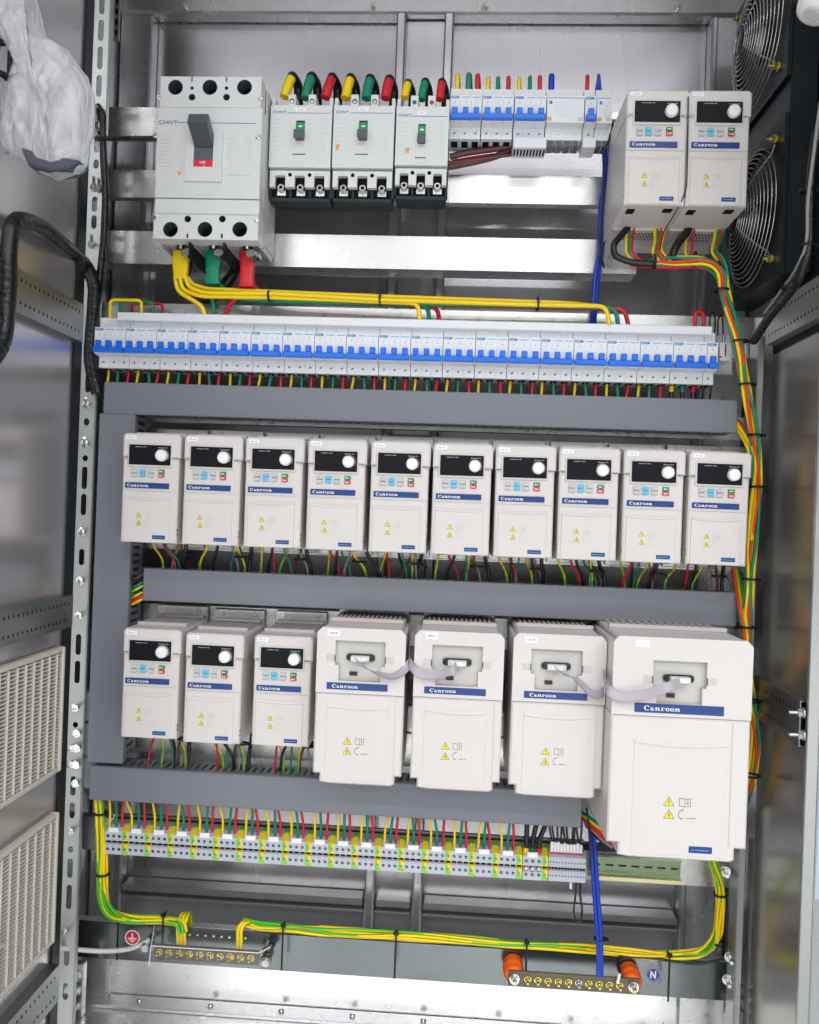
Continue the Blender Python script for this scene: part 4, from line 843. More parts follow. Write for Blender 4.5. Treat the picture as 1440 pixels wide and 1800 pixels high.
# rail and end stop
mb = MB(); x0 = pl.x-.01; x1 = W(1287, 640, DR).x; mb.box(x0, x1, DR+.0005, DR+.0025, zr-.0175, zr+.0175, m_galv); mb.box(x0, x1, DR-.006, DR+.0004, zr+.0155, zr+.0175, m_galv); mb.box(x0, x1, DR-.006, DR+.0004, zr-.0175, zr-.0155, m_galv); tag(recentre(mb.build('din_rail')), 'galvanised rail behind the long row of breakers', 'rail')
p = W(1275, 617, 1.385); es_ = empty('rail_end_stop', p, 'small white clamp at the right end of the breaker rail', 'rail clamp')
mb = MB(); mb.box(-.010, .010, -.004, .045, -.017, .014, m_mcb, .0015); mb.build('clamp_body', es_)
mb = MB(); mb.box(-.011, -.006, -.0052, -.004, -.012, -.010, m_red); mb.box(-.002, .0, -.0052, -.0041, -.01, .01, m_ink); mb.cyl((0, .01, .0142), (0, .01, .028), .003, m_bolt, 8); mb.build('clamp_screw', es_)
# comb busbar cover over the row
a = W(209, 578, 1.378); b = W(1250, 571, 1.378); zc0 = zr+.0365; zc1 = zc0+.0165
bbc = empty('busbar_cover', ((a.x+b.x)/2, 1.38, zc0), 'long white plastic busbar cover lying over the breaker row', 'busbar cover')
mb = MB(); L_ = (b.x-a.x)/2; mb.box(-L_, L_, -.012, .004, 0, .0140, m_mcb, .0014); mb.box(-L_, L_, .0042, .018, .0115, .0138, m_mcb); mb.build('cover_profile', bbc)
mb = MB(); mb.box(-L_+.001, L_-.001, .0043, .006, .001, .0113, m_faint); mb.build('inner_strip', bbc)
# jumpers left of the row
def jump(c, u0, u1, vt, vb, D, i, lab): 
    return wire(P3([(u0, vb+8, D), (u0, vt, D), (u1, vt+1, D), (u1, vb, D)]), .0028, c, lab, 'jumper loops at the left end of the row', .008)
jump('yellow', 194, 249, 527, 562, 1.385, 0, 'yellow jumper loop over the left end of the breaker row')
jump('green', 212, 268, 530, 562, 1.405, 1, 'green jumper loop over the left end of the breaker row')
jump('red', 232, 286, 533, 562, 1.422, 2, 'red jumper loop over the left end of the breaker row')
wire(P3([(1222, 572, 1.39), (1222, 548, 1.39), (1237, 548, 1.395), (1237, 572, 1.395)]), .0032, 'red', 'red loop standing on the right end of the busbar cover', None, .012)
wire(P3([(1248, 575, 1.40), (1247, 560, 1.40), (1252, 546, 1.40), (1258, 560, 1.40), (1256, 588, 1.40)]), .0015, 'black', 'thin black loop beside the red loop at the busbar cover end', None, .01)
wire(P3([(1262, 590, 1.41), (1262, 560, 1.41), (1270, 552, 1.42), (1272, 600, 1.42)]), .0014, 'black', 'thin black wire rising at the end clamp of the breaker rail', None, .01)
# wires under the long row
cols = ['yellow', 'green', 'red']; cnt = {'yellow': 0, 'green': 0, 'red': 0}
for i in range(18):
    for j in range(3):
        x = mcbx[i]+(j-1)*wR/3+random.uniform(-.001, .001); c = cols[j]; cnt[c] += 1; lean = random.uniform(-.006, .002) if c != 'green' else random.uniform(-.004, .004)
        top = Vector((x, DR-.030, zr-.042)); bot = Vector((x+lean, DD+.028, d1[3]-.02))
        wire([top, top+Vector((0, 0, -.008)), bot+Vector((0, 0, .012)), bot], .0024 if c == 'yellow' else .0026, c, '%s %s wire from the left below the long breaker row' % (ordn(cnt[c], 18), c), 'wires dropping from the long breaker row', .01)
mb = MB()
for j, c in enumerate(cols):
    x = mcbx[18]+(j-1)*wR/3; r_ = empty('capped_wire', Vector((x, DR-.03, zr-.068)), 'black wire with %s cap below the last three-pole breaker of the long row' % c, 'wire', 'black wires with coloured caps')
    q = MB(); q.cyl((0, 0, .026), (0, 0, .014), .0042, WC[c], 10); q.build('cap', r_); q = MB(); q.tube([Vector((0, 0, .0139)), Vector((0, -.002, .004)), Vector((0, -.006, -.014))], .0036, WC['black'], 8); q.build('sheath', r_)
for k, u in enumerate((1238, 1252)):
    a = W(u, 663, 1.40); r_ = empty('ferruled_wire', a, ['black wire with white ferrule under the single-pole breaker', 'black wire with white ferrule beside the rail clamp'][k], 'wire'); q = MB(); q.cyl((0, 0, .006), (-.001, 0, -.006), .0022, m_white, 8); q.build('ferrule', r_)
    q = MB(); q.tube([Vector((-.001, 0, -.006)), Vector((-.001, 0, -.02)), Vector((0, .01, -.04))], .0018, WC['black']); q.build('sheath', r_)
# upper group
DU = 1.462; s = 4.235; P = lambda x, y, D: W(770+x/s, 100+y/s, D)
zu = (P(90, 480, DU-.07).z+P(800, 487, DU-.07).z)/2+.0225
ups = []
for i, (a, b) in enumerate(((90, 323), (329, 565), (571, 806))):
    pa = P(a, 380, DU-.07); pb = P(b, 380, DU-.07); w3 = (P(806, 380, DU-.07).x-P(90, 380, DU-.07).x)/9.07
    lab = ['white three-pole breaker with blue levers, leftmost of the upper row', 'white three-pole breaker with blue levers, second in the upper row', 'white three-pole breaker in the upper row, joined to the wide blank module'][i]
    loc = Vector(((pa.x+pb.x)/2, DU, zu)); ups.append(loc.x)
    if i == 0: f0 = mcb(loc, 3, lab, 'upper row of breakers', w3)
    else: u3 = copy_tree(f0, loc, lab)
def rcd(x0, x1, root_label, parent=None, scr=4):
    """residual-current module beside a breaker"""
    root = empty('residual_current_module', Vector(((x0+x1)/2, DU, zu)), root_label, 'circuit breaker'); h = (x1-x0)/2-.0002
    mb = MB(); pole(mb, -h, h); mb.build('housing', root)
    mb = MB(); mb.rect(-h+.0015, h-.0015, .0185, .0196, -.0702, m_lineblue); mb.rect(-h+.004, -h+.0085, .0085, .014, -.0702, m_lineblue)
    for k in range(6): scribble(mb, -h+.012, min(h-.004, -h+.012+random.uniform(.01, .03)), .011-k*.0045, .0009, -.0702, m_faint, 6)
    mb.box(-h+.0015, -h+.008, -.0712, -.0701, -.0195, -.0135, m_orange, .0003); mb.box(h-.010, h-.002, -.0712, -.0701, -.0195, -.0135, m_lgrey2, .0003); mb.build('front_print', root)
    n = scr
    for k in range(n):
        c = -h+2*h*(k+.7)/(n+.4); mb = MB(); mb.disc(c, -.0335, .003, -.0502, m_white, 12); mb.seg((c-.0014, -.0345), (c+.0014, -.0325), .001, -.0504, m_ink); mb.build('terminal_screw', root)
        mb = MB(); mb.box(c-.0045, c+.0045, -.048, -.020, -.053, -.0432, m_handle, .001); mb.box(c-.0052, c-.0047, -.049, -.02, -.054, -.0431, m_lgrey2); mb.box(c+.0047, c+.0052, -.049, -.02, -.054, -.0431, m_lgrey2); mb.build('terminal_clamp', root)
    return root
xw0 = P(812, 380, DU-.07).x; xw1 = P(1090, 380, DU-.07).x; rcd(xw0, xw1, 'wide blank white module with orange button in the upper breaker row')
x10 = P(1094, 380, DU-.07).x; x11 = P(1182, 380, DU-.07).x; mcb(Vector(((x10+x11)/2, DU, zu)), 1, 'single-pole white breaker with one blue lever in the upper row', None, x11-x10)
rcd(P(1184, 380, DU-.07).x, P(1300, 380, DU-.07).x, 'narrow white module with orange button at the right end of the upper row', scr=2)
mb = MB(); mb.box(ups[2]-.026, ups[2]+.030, DU-.062, DU-.02, zu-.062, zu-.0435, m_mcb, .001)
for k in range(10): mb.box(ups[2]-.024+k*.0055, ups[2]-.021+k*.0055, DU-.055, DU-.03, zu-.0626, zu-.0621, m_dark)
tag(recentre(mb.build('terminal_shroud')), 'white vented terminal shroud under the third upper breaker', 'terminal cover')
mb = MB(); mb.box((x10+x11)/2-.010, (x10+x11)/2+.012, DU-.062, DU-.02, zu-.060, zu-.0435, m_mcb, .001); tag(recentre(mb.build('terminal_shroud')), 'short white terminal shroud under the single-pole upper breaker', 'terminal cover')
mb = MB(); x0 = ups[0]-.03; x1 = P(1340, 400, DU).x; mb.box(x0, x1, DU+.0005, DU+.0025, zu-.0175, zu+.0175, m_galv); mb.box(x0, x1, DU-.006, DU+.0004, zu+.0155, zu+.0175, m_galv); mb.box(x0, x1, DU-.006, DU+.0004, zu-.0175, zu-.0155, m_galv); tag(recentre(mb.build('din_rail')), 'galvanised rail behind the upper row of breakers', 'rail')
for i, (u, top, c, r) in enumerate(((143, 122, 'yellow', .0036), (226, 125, 'green', .0052), (292, 128, 'red', .0044), (370, 150, 'yellow', .0036), (443, 145, 'green', .0034), (521, 142, 'red', .0036), (602, 150, 'yellow', .0034), (681, 140, 'green', .0034), (755, 138, 'red', .0036), (842, 130, 'blue', .0052), (1110, 132, 'red', .0034))):
    a = P(u, 262, DU-.045); t = P(u+2, top+14, DU-.035); b = Vector((t.x+.003, DU-.012, a.z-.01)); a.z -= .012
    wire([a, Vector((a.x, a.y, t.z-.004)), t+Vector((.001, .006, .002)), Vector((t.x+.003, DU-.014, t.z-.01)), b], r, c, '%s wire looping over the upper breaker row, %s from the left' % (c, ordn(i+1)), 'wire loops over the upper breaker row', .012)
a = P(1178, 262, DU-.045); b = P(1210, 262, DU-.045); t = P(1196, 128, DU-.045)
wire([a, a.lerp(t, .8)+Vector((.001, 0, 0)), t, b.lerp(t, .8), b], .0028, 'blue', 'blue wire looping up like an arch at the right end of the upper row', None, .02)
# brown wires under the upper row
for i, (p, c, r) in enumerate((([(90, 745), (200, 715), (420, 685), (560, 660)], 'maroon', .006), ([(80, 790), (260, 770), (560, 725), (820, 700), (960, 676)], 'maroon', .0035), ([(80, 820), (240, 790), (430, 745), (540, 690)], 'maroon', .006), ([(110, 775), (300, 740), (520, 715), (700, 708), (930, 680)], 'red', .0022), ([(120, 735), (230, 690), (330, 672), (380, 660)], 'green', .004))):
    wire([P(x, y, DU-.02+.004*i) for x, y in p], r, c, ['thick brown cable under the first upper breakers, topmost of the three', 'thin brown cable reaching furthest right under the upper breaker row', 'thick brown cable under the upper breaker row, lowest one', 'thin red wire among the brown cables under the upper row', 'short green cable among the brown cables under the upper row'][i], 'cables slung under the upper breaker row', .04)
# blue / black drop beside the upper right drives
wire(P3([(1062, 262, 1.42), (1064, 305, 1.43), (1055, 365, 1.448), (1055, 440, 1.445), (1047, 480, 1.44), (1042, 545, 1.44), (1040, 568, 1.42)]), .0042, 'blue', 'thick blue wire running down from the upper row to the busbar cover, left strand', 'blue wires down the middle right', .05)
wire(P3([(1069, 262, 1.42), (1070, 305, 1.434), (1061, 365, 1.452), (1060, 440, 1.449), (1052, 480, 1.444), (1047, 545, 1.444), (1045, 568, 1.424)]), .0036, 'blue', 'blue wire running down from the upper row to the busbar cover, right strand', 'blue wires down the middle right', .05)
wire(P3([(1078, 215, 1.42), (1070, 250, 1.40), (1062, 262, 1.40), (1061, 350, 1.42), (1054, 440, 1.42), (1062, 470, 1.44)]), .002, 'black', 'thin black wire hanging beside the blue pair at the upper right', None, .04)
# ================================================================ PHASE CABLES FROM THE MAIN BREAKER
DC = 1.385
for i, (u, c, vb) in enumerate(((319, 'yellow', 492), (377, 'green', 500), (436, 'red', 506))):
    a = W(u, 437, DC); b = W(u+(-1, -3, -2)[i], vb, DC-.01); root = empty('cable_boot', b, '%s heat-shrink boot on the main breaker terminal' % c, 'cable boot', 'coloured boots under the main breaker')
    mb = MB(); A = a-b+Vector((0, 0, -.006)); B = Vector((0, 0, 0)); mb2 = []; K = 14; rg = random.Random(i)
    vs = []
    for k_ in range(K+1):
        t = k_/K; cc_ = A.lerp(B, t); w_ = .0132+.0010*math.sin(t*5+i)+rg.uniform(-.0005, .0005); d_ = .0075+rg.uniform(-.0004, .0004)
        for m_ in range(20):
            an = 2*PI*m_/20; ca, sa = math.cos(an), math.sin(an); vs.append(cc_+Vector((w_*math.copysign(abs(ca)**.5, ca), d_*math.copysign(abs(sa)**.5, sa), 0))+Vector((0, 0, rg.uniform(-.0008, .0008))))
    mb.add(vs, [(k_*20+m_, k_*20+(m_+1) % 20, k_*20+20+(m_+1) % 20, k_*20+20+m_) for k_ in range(K) for m_ in range(20)], WC[c], True); mb.add(vs[:20], [tuple(range(20))], WC[c]); mb.build('sleeve', root)
    mb = MB(); mb.cyl(a-b+Vector((0, 0, -.004)), a-b+Vector((0, 0, .010)), .0095, m_bolt, 16); mb.build('cable_lug', root)
R_ = .0038
yl = [([(308, 488), (312, 512), (340, 528), (357, 540), (360, 556)], DC-.012), ([(317, 488), (320, 508), (350, 521), (480, 523), (735, 533), (738, 562)], DC-.014), ([(326, 488), (332, 505), (360, 515), (480, 516), (665, 527), (940, 536), (1066, 538), (1071, 570)], DC-.018), ([(330, 488), (338, 500), (365, 508), (480, 513), (665, 521), (1000, 533)], DC-.008)]
for i, (p, D) in enumerate(yl): wire([W(x, y, D) for x, y in p]+([W(1040, 537, DC+.02)] if i == 3 else []), R_, 'yellow', ['short thick yellow cable dropping to the breaker row near the left', 'thick yellow cable bending down to the middle of the breaker row', 'longest thick yellow cable bending down at the right of the breaker row', 'thick yellow cable running on top of the yellow bundle'][i], 'thick yellow phase cables', .03)
gl = [([(368, 496), (372, 520), (376, 540), (376, 560)], DC+.004), ([(376, 496), (384, 516), (420, 526), (480, 530), (752, 537), (755, 564)], DC+.010), ([(384, 496), (395, 512), (440, 520), (700, 534), (1082, 541), (1087, 572)], DC+.006)]
for i, (p, D) in enumerate(gl): wire([W(x, y, D) for x, y in p], R_, 'green', ['short thick green cable dropping straight from its boot', 'thick green cable bending down to the middle of the breaker row', 'longest thick green cable bending down at the right of the breaker row'][i], 'thick green phase cables', .03)
rl = [([(428, 500), (418, 525), (402, 535), (396, 560)], DC+.012), ([(438, 500), (446, 520), (490, 530), (769, 540), (773, 566)], DC+.024), ([(446, 500), (456, 514), (500, 524), (800, 538), (1098, 543), (1105, 572)], DC+.020)]
for i, (p, D) in enumerate(rl): wire([W(x, y, D) for x, y in p], R_, 'red', ['short thick red cable dropping from its boot to the breaker row', 'thick red cable bending down to the middle of the breaker row', 'longest thick red cable bending down at the right of the breaker row'][i], 'thick red phase cables', .03)
def tie(p, axis, r, label, tail=None, flat=1.0):
    mb = MB(); ax = Vector(axis).normalized(); a = ax.orthogonal().normalized(); b = ax.cross(a); n = 20
    rr = r if isinstance(r, tuple) else (r, r)
    upv = Vector((0, 0, 1)); e1 = (upv-ax*upv.dot(ax)); 
    if e1.length < .2: e1 = Vector((1, 0, 0))
    e1.normalize(); e2 = ax.cross(e1); ring = []
    for i in range(n):
        t = 2*PI*i/n; q = e1*math.cos(t)*rr[0]+e2*math.sin(t)*rr[1]
        for dr, da in ((0, -.0018), (.0012, -.0018), (.0012, .0018), (0, .0018)): ring.append(q*(1+dr/max(rr))+ax*da)
    mb.add(ring, [(i*4+k, i*4+(k+1) % 4, ((i+1) % n)*4+(k+1) % 4, ((i+1) % n)*4+k) for i in range(n) for k in range(4)], m_blk)
    h = e1*(rr[0]+.002); mb.box(h.x-.0024, h.x+.0024, h.y-.003, h.y+.002, h.z-.0022, h.z+.0022, m_blk, .0006)
    if tail: mb.tube([h, h+Vector(tail)], .0009, m_blk, 4)
    return tag(mb.build('cable_tie', None, p), label, 'cable tie', 'black cable ties')
for i, (u, v) in enumerate(((475, 521), (669, 528), (945, 537))):
    tie(W(u, v, DC-.006), (1, 0, -.01), (.0085, .016), ['black cable tie round the yellow cables, nearest the main breaker', 'black cable tie round the yellow cables above the middle of the row', 'black cable tie round the yellow cables at the right'][i], (.002, -.004, .008))
# dark cables behind the main breaker boots
wire(P3([(420, 455, 1.44), (412, 480, 1.43), (370, 535, 1.43), (320, 500, 1.43), (330, 460, 1.44)]), .010, 'black', 'thick black cable sagging behind the coloured boots', None, .05)
# ================================================================ TERMINAL ROW
DTm = 1.445; FT = .048     # rail plane and terminal depth
ygu = [219.5, 259, 299, 338, 377.5, 418, 459, 497, 539, 580, 622, 663, 704, 746, 787, 828, 869, 913]
yl_ = W(190, 1461, DTm-FT); yr_ = W(1028, 1506, DTm-FT); yb_ = W(190, 1504, DTm-FT); ztop = (yl_.z+yr_.z)/2; zbot = (yb_.z+W(1028, 1549, DTm-FT).z)/2; hT = ztop-zbot
xs_ = [W(u, 1480+(u-190)*.055, DTm-FT).x for u in ygu]; pit = (xs_[-1]-xs_[0])/17; tw = pit/4
def term(loc, kind, label, group, w=None):
    w = w or tw; root = empty('terminal_block', loc, label, 'terminal block', group); h = w/2-.00012
    A, B = (m_tgrey, m_dark) if kind != 'earth' else (m_tyel, m_dark)
    prof = [(-FT, 0), (-FT, hT*.42), (-FT+.006, hT*.45), (-FT+.006, hT*.54), (-FT, hT*.57), (-FT, hT*.97), (-FT+.016, hT*1.12), (-.004, hT*1.15), (0, hT), (0, 0)]
    n = len(prof); mb = MB(); vs = [(-h, a, c) for a, c in prof]+[(h, a, c) for a, c in prof]
    mb.add(vs, [(i, (i+1) % n, n+(i+1) % n, n+i) for i in range(n)]+[tuple(range(n))[::-1], tuple(range(n, 2*n))], A); mb.build('housing', root)
    if kind == 'earth':
        mb = MB(); y = -FT-.0002; mb.rect(-h, -h*.1, hT*.02, hT*.40, y, m_tgreen); mb.rect(-h, h*.2, hT*.60, hT*.95, y, m_tgreen); mb.rect(-h*.1, h, hT*.02, hT*.14, y, m_tgreen); mb.box(-h*.8, h*.8, -FT+.016, -.014, hT*1.13, hT*1.17, m_tgreen); mb.build('green_stripe', root)
    mb = MB()
    for z in (.22, .76): mb.disc(0, hT*z, w*.26, -FT-.0004, B if kind != 'earth' else m_lineblue, 10)
    for z in (.22, .76): mb.seg((-w*.16, hT*z-w*.1), (w*.16, hT*z+w*.1), w*.09, -FT-.0006, m_bolt)
    mb.build('screw', root)
    mb = MB(); mb.box(-h*.72, h*.72, -FT+.0035, -FT+.0058, hT*.455, hT*.54, m_dark); mb.build('test_slot', root)
    if kind == 'grey': mb = MB(); mb.rect(-h*.5, h*.5, hT*.33, hT*.39, -FT-.0002, m_faint); mb.rect(-h*.5, h*.5, hT*.61, hT*.65, -FT-.0002, m_faint); mb.build('marker', root)
    return root
gproto = eproto = None; gi = 0; tx = []
for i in range(18):
    xe = xs_[0]+pit*i
    for j in range(3):
        x = xe-tw*(3-j); gi += 1; tx.append((x, 'yrg'[j]))
        lab = '%s of three grey terminals left of the %s green-yellow earth terminal' % (('left', 'middle', 'right')[j], ordn(i+1))
        loc = Vector((x, DTm, zbot))
        if gproto is None: gproto = term(loc, 'grey', lab, 'grey terminals of the terminal row')
        else: copy_tree(gproto, loc, lab)
    loc = Vector((xe, DTm, zbot)); lab = 'green and yellow earth terminal, %s from the left in the terminal row' % ordn(i+1)
    if eproto is None: eproto = term(loc, 'earth', lab, 'green and yellow earth terminals')
    else: copy_tree(eproto, loc, lab)
    mb = MB(); mb.box(xe-tw*2.9, xe-tw*1.1, -.0012, 0, -.0042, .0042, m_white, .0004)
    mb.v = [(v[0]-(xe-tw*2), v[1], v[2]) for v in mb.v]; o = mb.build('marker_strip', None, (xe-tw*2, DTm-FT-.0006, zbot+hT*1.02)); tag(o, 'white marker strip on the %s group of grey terminals from the left' % ordn(i+1), 'marker strip', 'white marker strips of the terminal row')
# wide trio, last earth terminal and the narrow control terminals
x = xs_[0]+pit*17+tw*.6
for j in range(3):
    w = .0108; r_ = term(Vector((x+w*(j+.5), DTm-.001, zbot)), 'big', ['left', 'middle', 'right'][j]+' of the three wide grey terminals fed by thick black wires', 'wide grey terminals', w)
    mb = MB(); mb.cyl((0, -FT-.0005, hT*.48), (0, -FT-.004, hT*.48), .0035, m_bolt, 12); mb.box(-.0035, .0035, -FT-.002, -FT-.0005, hT*.36, hT*.42, m_dark); mb.build('clamp_screw', r_)
x += .0108*3+tw*.5; copy_tree(eproto, Vector((x, DTm, zbot)), 'last green and yellow earth terminal, right of the wide grey terminals')
mb = MB(); mb.box(-.009, .009, -.0012, 0, -.0045, .0045, m_white, .0004); o = mb.build('marker_strip', None, (x-.022, DTm-FT-.0016, zbot+hT*1.02)); tag(o, 'white marker strip on the three wide grey terminals', 'marker strip')
x += tw*.6; xn0 = x; xe_ = W(1030, 1525, DTm-FT).x; nw = (xe_-x)/12; np_ = None
for j in range(12):
    loc = Vector((x+nw*(j+.5), DTm, zbot)); lab = 'narrow grey control terminal, %s from the left at the right end of the row' % ordn(j+1, 12)
    if np_ is None: np_ = term(loc, 'grey', lab, 'narrow control terminals', nw)
    else: copy_tree(np_, loc, lab)
# rails
mb = MB(); a = xs_[0]-tw*4.2; b = xe_+.003
mb.box(a, b, DTm+.0005, DTm+.0025, zbot-.004, zbot+hT*1.28, m_galv); mb.box(a, b, DTm-.006, DTm+.0004, zbot-.004, zbot-.0022, m_galv); mb.box(a, b, DTm-.006, DTm+.0004, zbot+hT*1.25, zbot+hT*1.28, m_galv); tag(recentre(mb.build('din_rail')), 'galvanised rail carrying the terminal row', 'rail')
a = W(1034, 1541, 1.44); b = W(1200, 1512, 1.44); root = empty('din_rail', ((a.x+b.x)/2, 1.45, a.z), 'empty olive and cream rail under the biggest drive', 'rail'); L_ = (b.x-a.x)/2; hR = .036
hs = [slotpts(-L_+.012+.0225*i, hR*.55, .005, .014, 4)[::-1] for i in range(int((2*L_-.02)/.0225)+1)]
hs = [[(-L_+.008+.0225*i, hR*.46), (-L_+.008+.0225*i, hR*.56), (-L_+.022+.0225*i, hR*.56), (-L_+.022+.0225*i, hR*.46)] for i in range(int((2*L_-.025)/.0225)+1)]
mb = MB(); mb.plate([(-L_, .004), (L_, .004), (L_, hR-.003), (-L_, hR-.003)], hs, 0, .0015, m_din, m_dark); mb.build('web', root)
mb = MB(); mb.box(-L_, L_, -.008, 0, hR-.0028, hR-.001, m_din); mb.box(-L_, L_, -.012, 0, .0015, .0035, m_din); mb.box(-L_, L_, -.0135, -.0121, -.0035, .0035, m_dined, .0003); mb.build('flange', root)
# wires into the terminals
random.seed(11); nm = {'y': 'yellow', 'g': 'green', 'r': 'red'}; cn = {'y': 0, 'g': 0, 'r': 0}
for i in range(18):
    for j, c in enumerate('ygr'):
        x = tx[i*3+j][0]; cn[c] += 1; zt0 = d3[2]+.002; lean = random.uniform(-.010, .006) if c == 'y' else random.uniform(-.008, .004)
        if i == 1 and c == 'y': lean = -.016
        y0 = DTm-FT+.010 if c != 'y' else DTm-FT+.006; col = nm[c]
        top = Vector((x+lean, DD+.030, d3[2]+.03)); t2 = Vector((x+lean, DD+.032, d3[2]-.004)); b2 = Vector((x+lean*.1, y0, zbot+hT*1.30)); b = Vector((x, y0, zbot+hT*1.02))
        wire([top, t2, b2.lerp(t2, .3)+Vector((lean*-.3, 0, 0)), b2, b], .0021 if c == 'y' else .0023, col, '%s %s wire from the left above the terminal row' % (ordn(cn[c], 18), col), 'wires entering the terminal row', .02)
for j in range(3):
    x = xs_[0]+pit*17+tw*.6+.0108*(j+.5); top = Vector((x+.004*j, DD+.034, d3[2]+.02)); cc = ('yellow', 'green', 'red')[j]
    r_ = empty('capped_wire', Vector((x, DTm-FT+.008, zbot+hT)), 'thick black wire with %s cap entering a wide grey terminal' % cc, 'wire', 'thick black wires of the wide terminals'); o0 = Vector(r_.location)
    mb = MB(); mb.tube([p-o0 for p in fillet([top, Vector((x+.006*j, DD+.034, d3[2]-.006)), Vector((x, o0.y, o0.z+.024)), o0+Vector((0, 0, .008))], .02)], .0042, WC['black']); mb.build('sheath', r_)
    mb = MB(); mb.cyl((0, 0, .009), (0, 0, .0), .0047, WC[cc], 12); mb.build('cap', r_)
for j in range(10):
    x = xn0+nw*(1+j*1.05); y0 = DTm-FT+.008; dz = random.uniform(-.002, .002); o0 = Vector((x, y0, zbot+hT*1.02))
    r_ = empty('ferruled_wire', o0, 'thin black wire with white printed sleeve, %s from the left at the control terminals' % ordn(j+1), 'wire', 'thin black control wires')
    top = Vector((x+random.uniform(-.004, .004), DD+.036, d3[2]+.02)); t2 = Vector((top.x+random.uniform(-.006, .006), DD+.04, d3[2]-.012))
    mb = MB(); mb.tube([p-o0 for p in fillet([top, t2, o0+Vector((random.uniform(-.002, .002), .002, .020))], .02)], .0018, WC['black'], 6); mb.build('sheath', r_)
    mb = MB(); mb.cyl((0, 0, .019+dz), (0, 0, .004), .0027, m_white, 8); mb.build('sleeve', r_); mb = MB(); mb.cyl((0, 0, .004), (0, 0, 0), .0022, WC['red'], 8); mb.build('ferrule', r_)
wire(P3([(1013, 1548, 1.42), (1012, 1575, 1.42), (1008, 1603, 1.42), (1013, 1621, 1.42), (1021, 1620, 1.42), (1024, 1602, 1.42), (1020, 1575, 1.42), (1020, 1548, 1.42)]), .0017, 'black', 'long thin black loop hanging below the control terminals', None, .02)
r_ = empty('wire_marker', W(1003, 1556, 1.42), 'small white sleeve hanging under the control terminals', 'wire marker'); mb = MB(); mb.cyl((0, 0, .006), (.0006, 0, -.006), .0023, m_white, 8); mb.build('sleeve', r_)
mb = MB(); a = W(172, 1436, 1.435); mb.box(a.x+.03, W(1085, 1490, 1.435).x, 1.435, 1.437, W(600, 1470, 1.435).z, W(600, 1459, 1.435).z, m_blk); tag(recentre(mb.build('black_edge_strip')), 'black strip along the top of the terminal mounting rail', 'strip')
# ================================================================ YELLOW-GREEN BUNDLES
def bundle(path, n, r, spread, cols, label, group, rad=.06, tw_=3.0, seed=1):
    """n strands following one path, each a wire of its own"""
    rn = random.Random(seed); p = dens(fillet(path, rad, 10), .008); N = len(p)
    a = (p[1]-p[0]).orthogonal().normalized(); fr = []
    for i in range(N):
        t = (p[min(i+1, N-1)]-p[max(i-1, 0)]).normalized(); a = (a-t*a.dot(t)).normalized(); fr.append((a.copy(), t.cross(a)))
    for k in range(n):
        base = 2*PI*k/max(1, n-1); rad_k = 0 if (k == 0 and n > 3) else spread; ph = rn.uniform(0, 6); w1 = rn.uniform(.6, 1.4)
        q = [p[i]+fr[i][0]*math.cos(base+.5*math.sin(w1*i*.05*tw_+ph))*rad_k*(1+.2*math.sin(i*.09+ph))+fr[i][1]*math.sin(base+.5*math.sin(w1*i*.05*tw_+ph))*rad_k for i in range(N)]
        mb = MB(); c = cols[k % len(cols)]
        if c == 'yg': mb.tube(q, r, WC['yellow'], 8, WC['lime'], .10+.16*rn.random(), ph=rn.randint(0, 7))
        elif c == 'gy': mb.tube(q, r, WC['yellow'], 8, WC['lime'], .04, ph=rn.randint(0, 7))
        else: mb.tube(q, r, WC[c], 8)
        o = mb.build('wire'); recentre(o); tag(o, label % (ordn(k+1)), 'wire', group)
bundle(P3([(172, 1395, 1.40), (176, 1440, 1.40), (180, 1500, 1.40), (180, 1575, 1.40), (190, 1606, 1.41), (225, 1617, 1.44), (290, 1616, 1.45), (318, 1622, 1.445), (322, 1640, 1.44)]), 7, .0029, .0062, ['yg', 'gy', 'yg', 'yellow'], '%s strand of the yellow-green bundle bending to the earth bar at the lower left', 'yellow-green strands at the lower left')
for k, (u, w) in enumerate(((313, 1), (319, 2), (325, 3))):
    wire(P3([(u, 1662, 1.448), (u-1, 1625, 1.445), (u+6, 1608, 1.455), (u+10, 1603, 1.475), (u+12, 1625, 1.50)]), .0032, 'yg', '%s of three yellow-green wires looping down onto the left part of the earth bar' % ('left', 'middle', 'right')[k], 'loops onto the earth bar', .012)
for k, u in enumerate((418, 424)):
    wire(P3([(u, 1666, 1.448), (u, 1632, 1.445), (u+8, 1621, 1.45), (u+30, 1622, 1.47), (u+50, 1624, 1.48)]), .0034, 'yg', '%s of two yellow-green wires looping onto the right part of the earth bar' % ('left', 'right')[k], 'loops onto the earth bar', .014)
bundle(P3([(428, 1620, 1.465), (450, 1626, 1.462), (500, 1630, 1.46), (560, 1636, 1.46), (696, 1645, 1.46), (830, 1653, 1.46), (925, 1662, 1.46), (1060, 1668, 1.46), (1175, 1681, 1.46), (1235, 1676, 1.455), (1262, 1650, 1.44), (1268, 1580, 1.42), (1262, 1540, 1.41), (1250, 1500, 1.40)]), 7, .0026, .0058, ['yg', 'gy', 'yg', 'yellow'], '%s strand of the long yellow-green bundle along the busbar support', 'long yellow-green bundle along the bottom', .05, 5, 3)
wire(P3([(1092, 1718, 1.42), (1086, 1690, 1.44), (1090, 1680, 1.455), (1150, 1684, 1.452), (1215, 1695, 1.45), (1245, 1692, 1.45), (1270, 1686, 1.44)]), .0024, 'black', 'black wire running from the neutral bar to the right under the yellow-green bundle', None, .02)
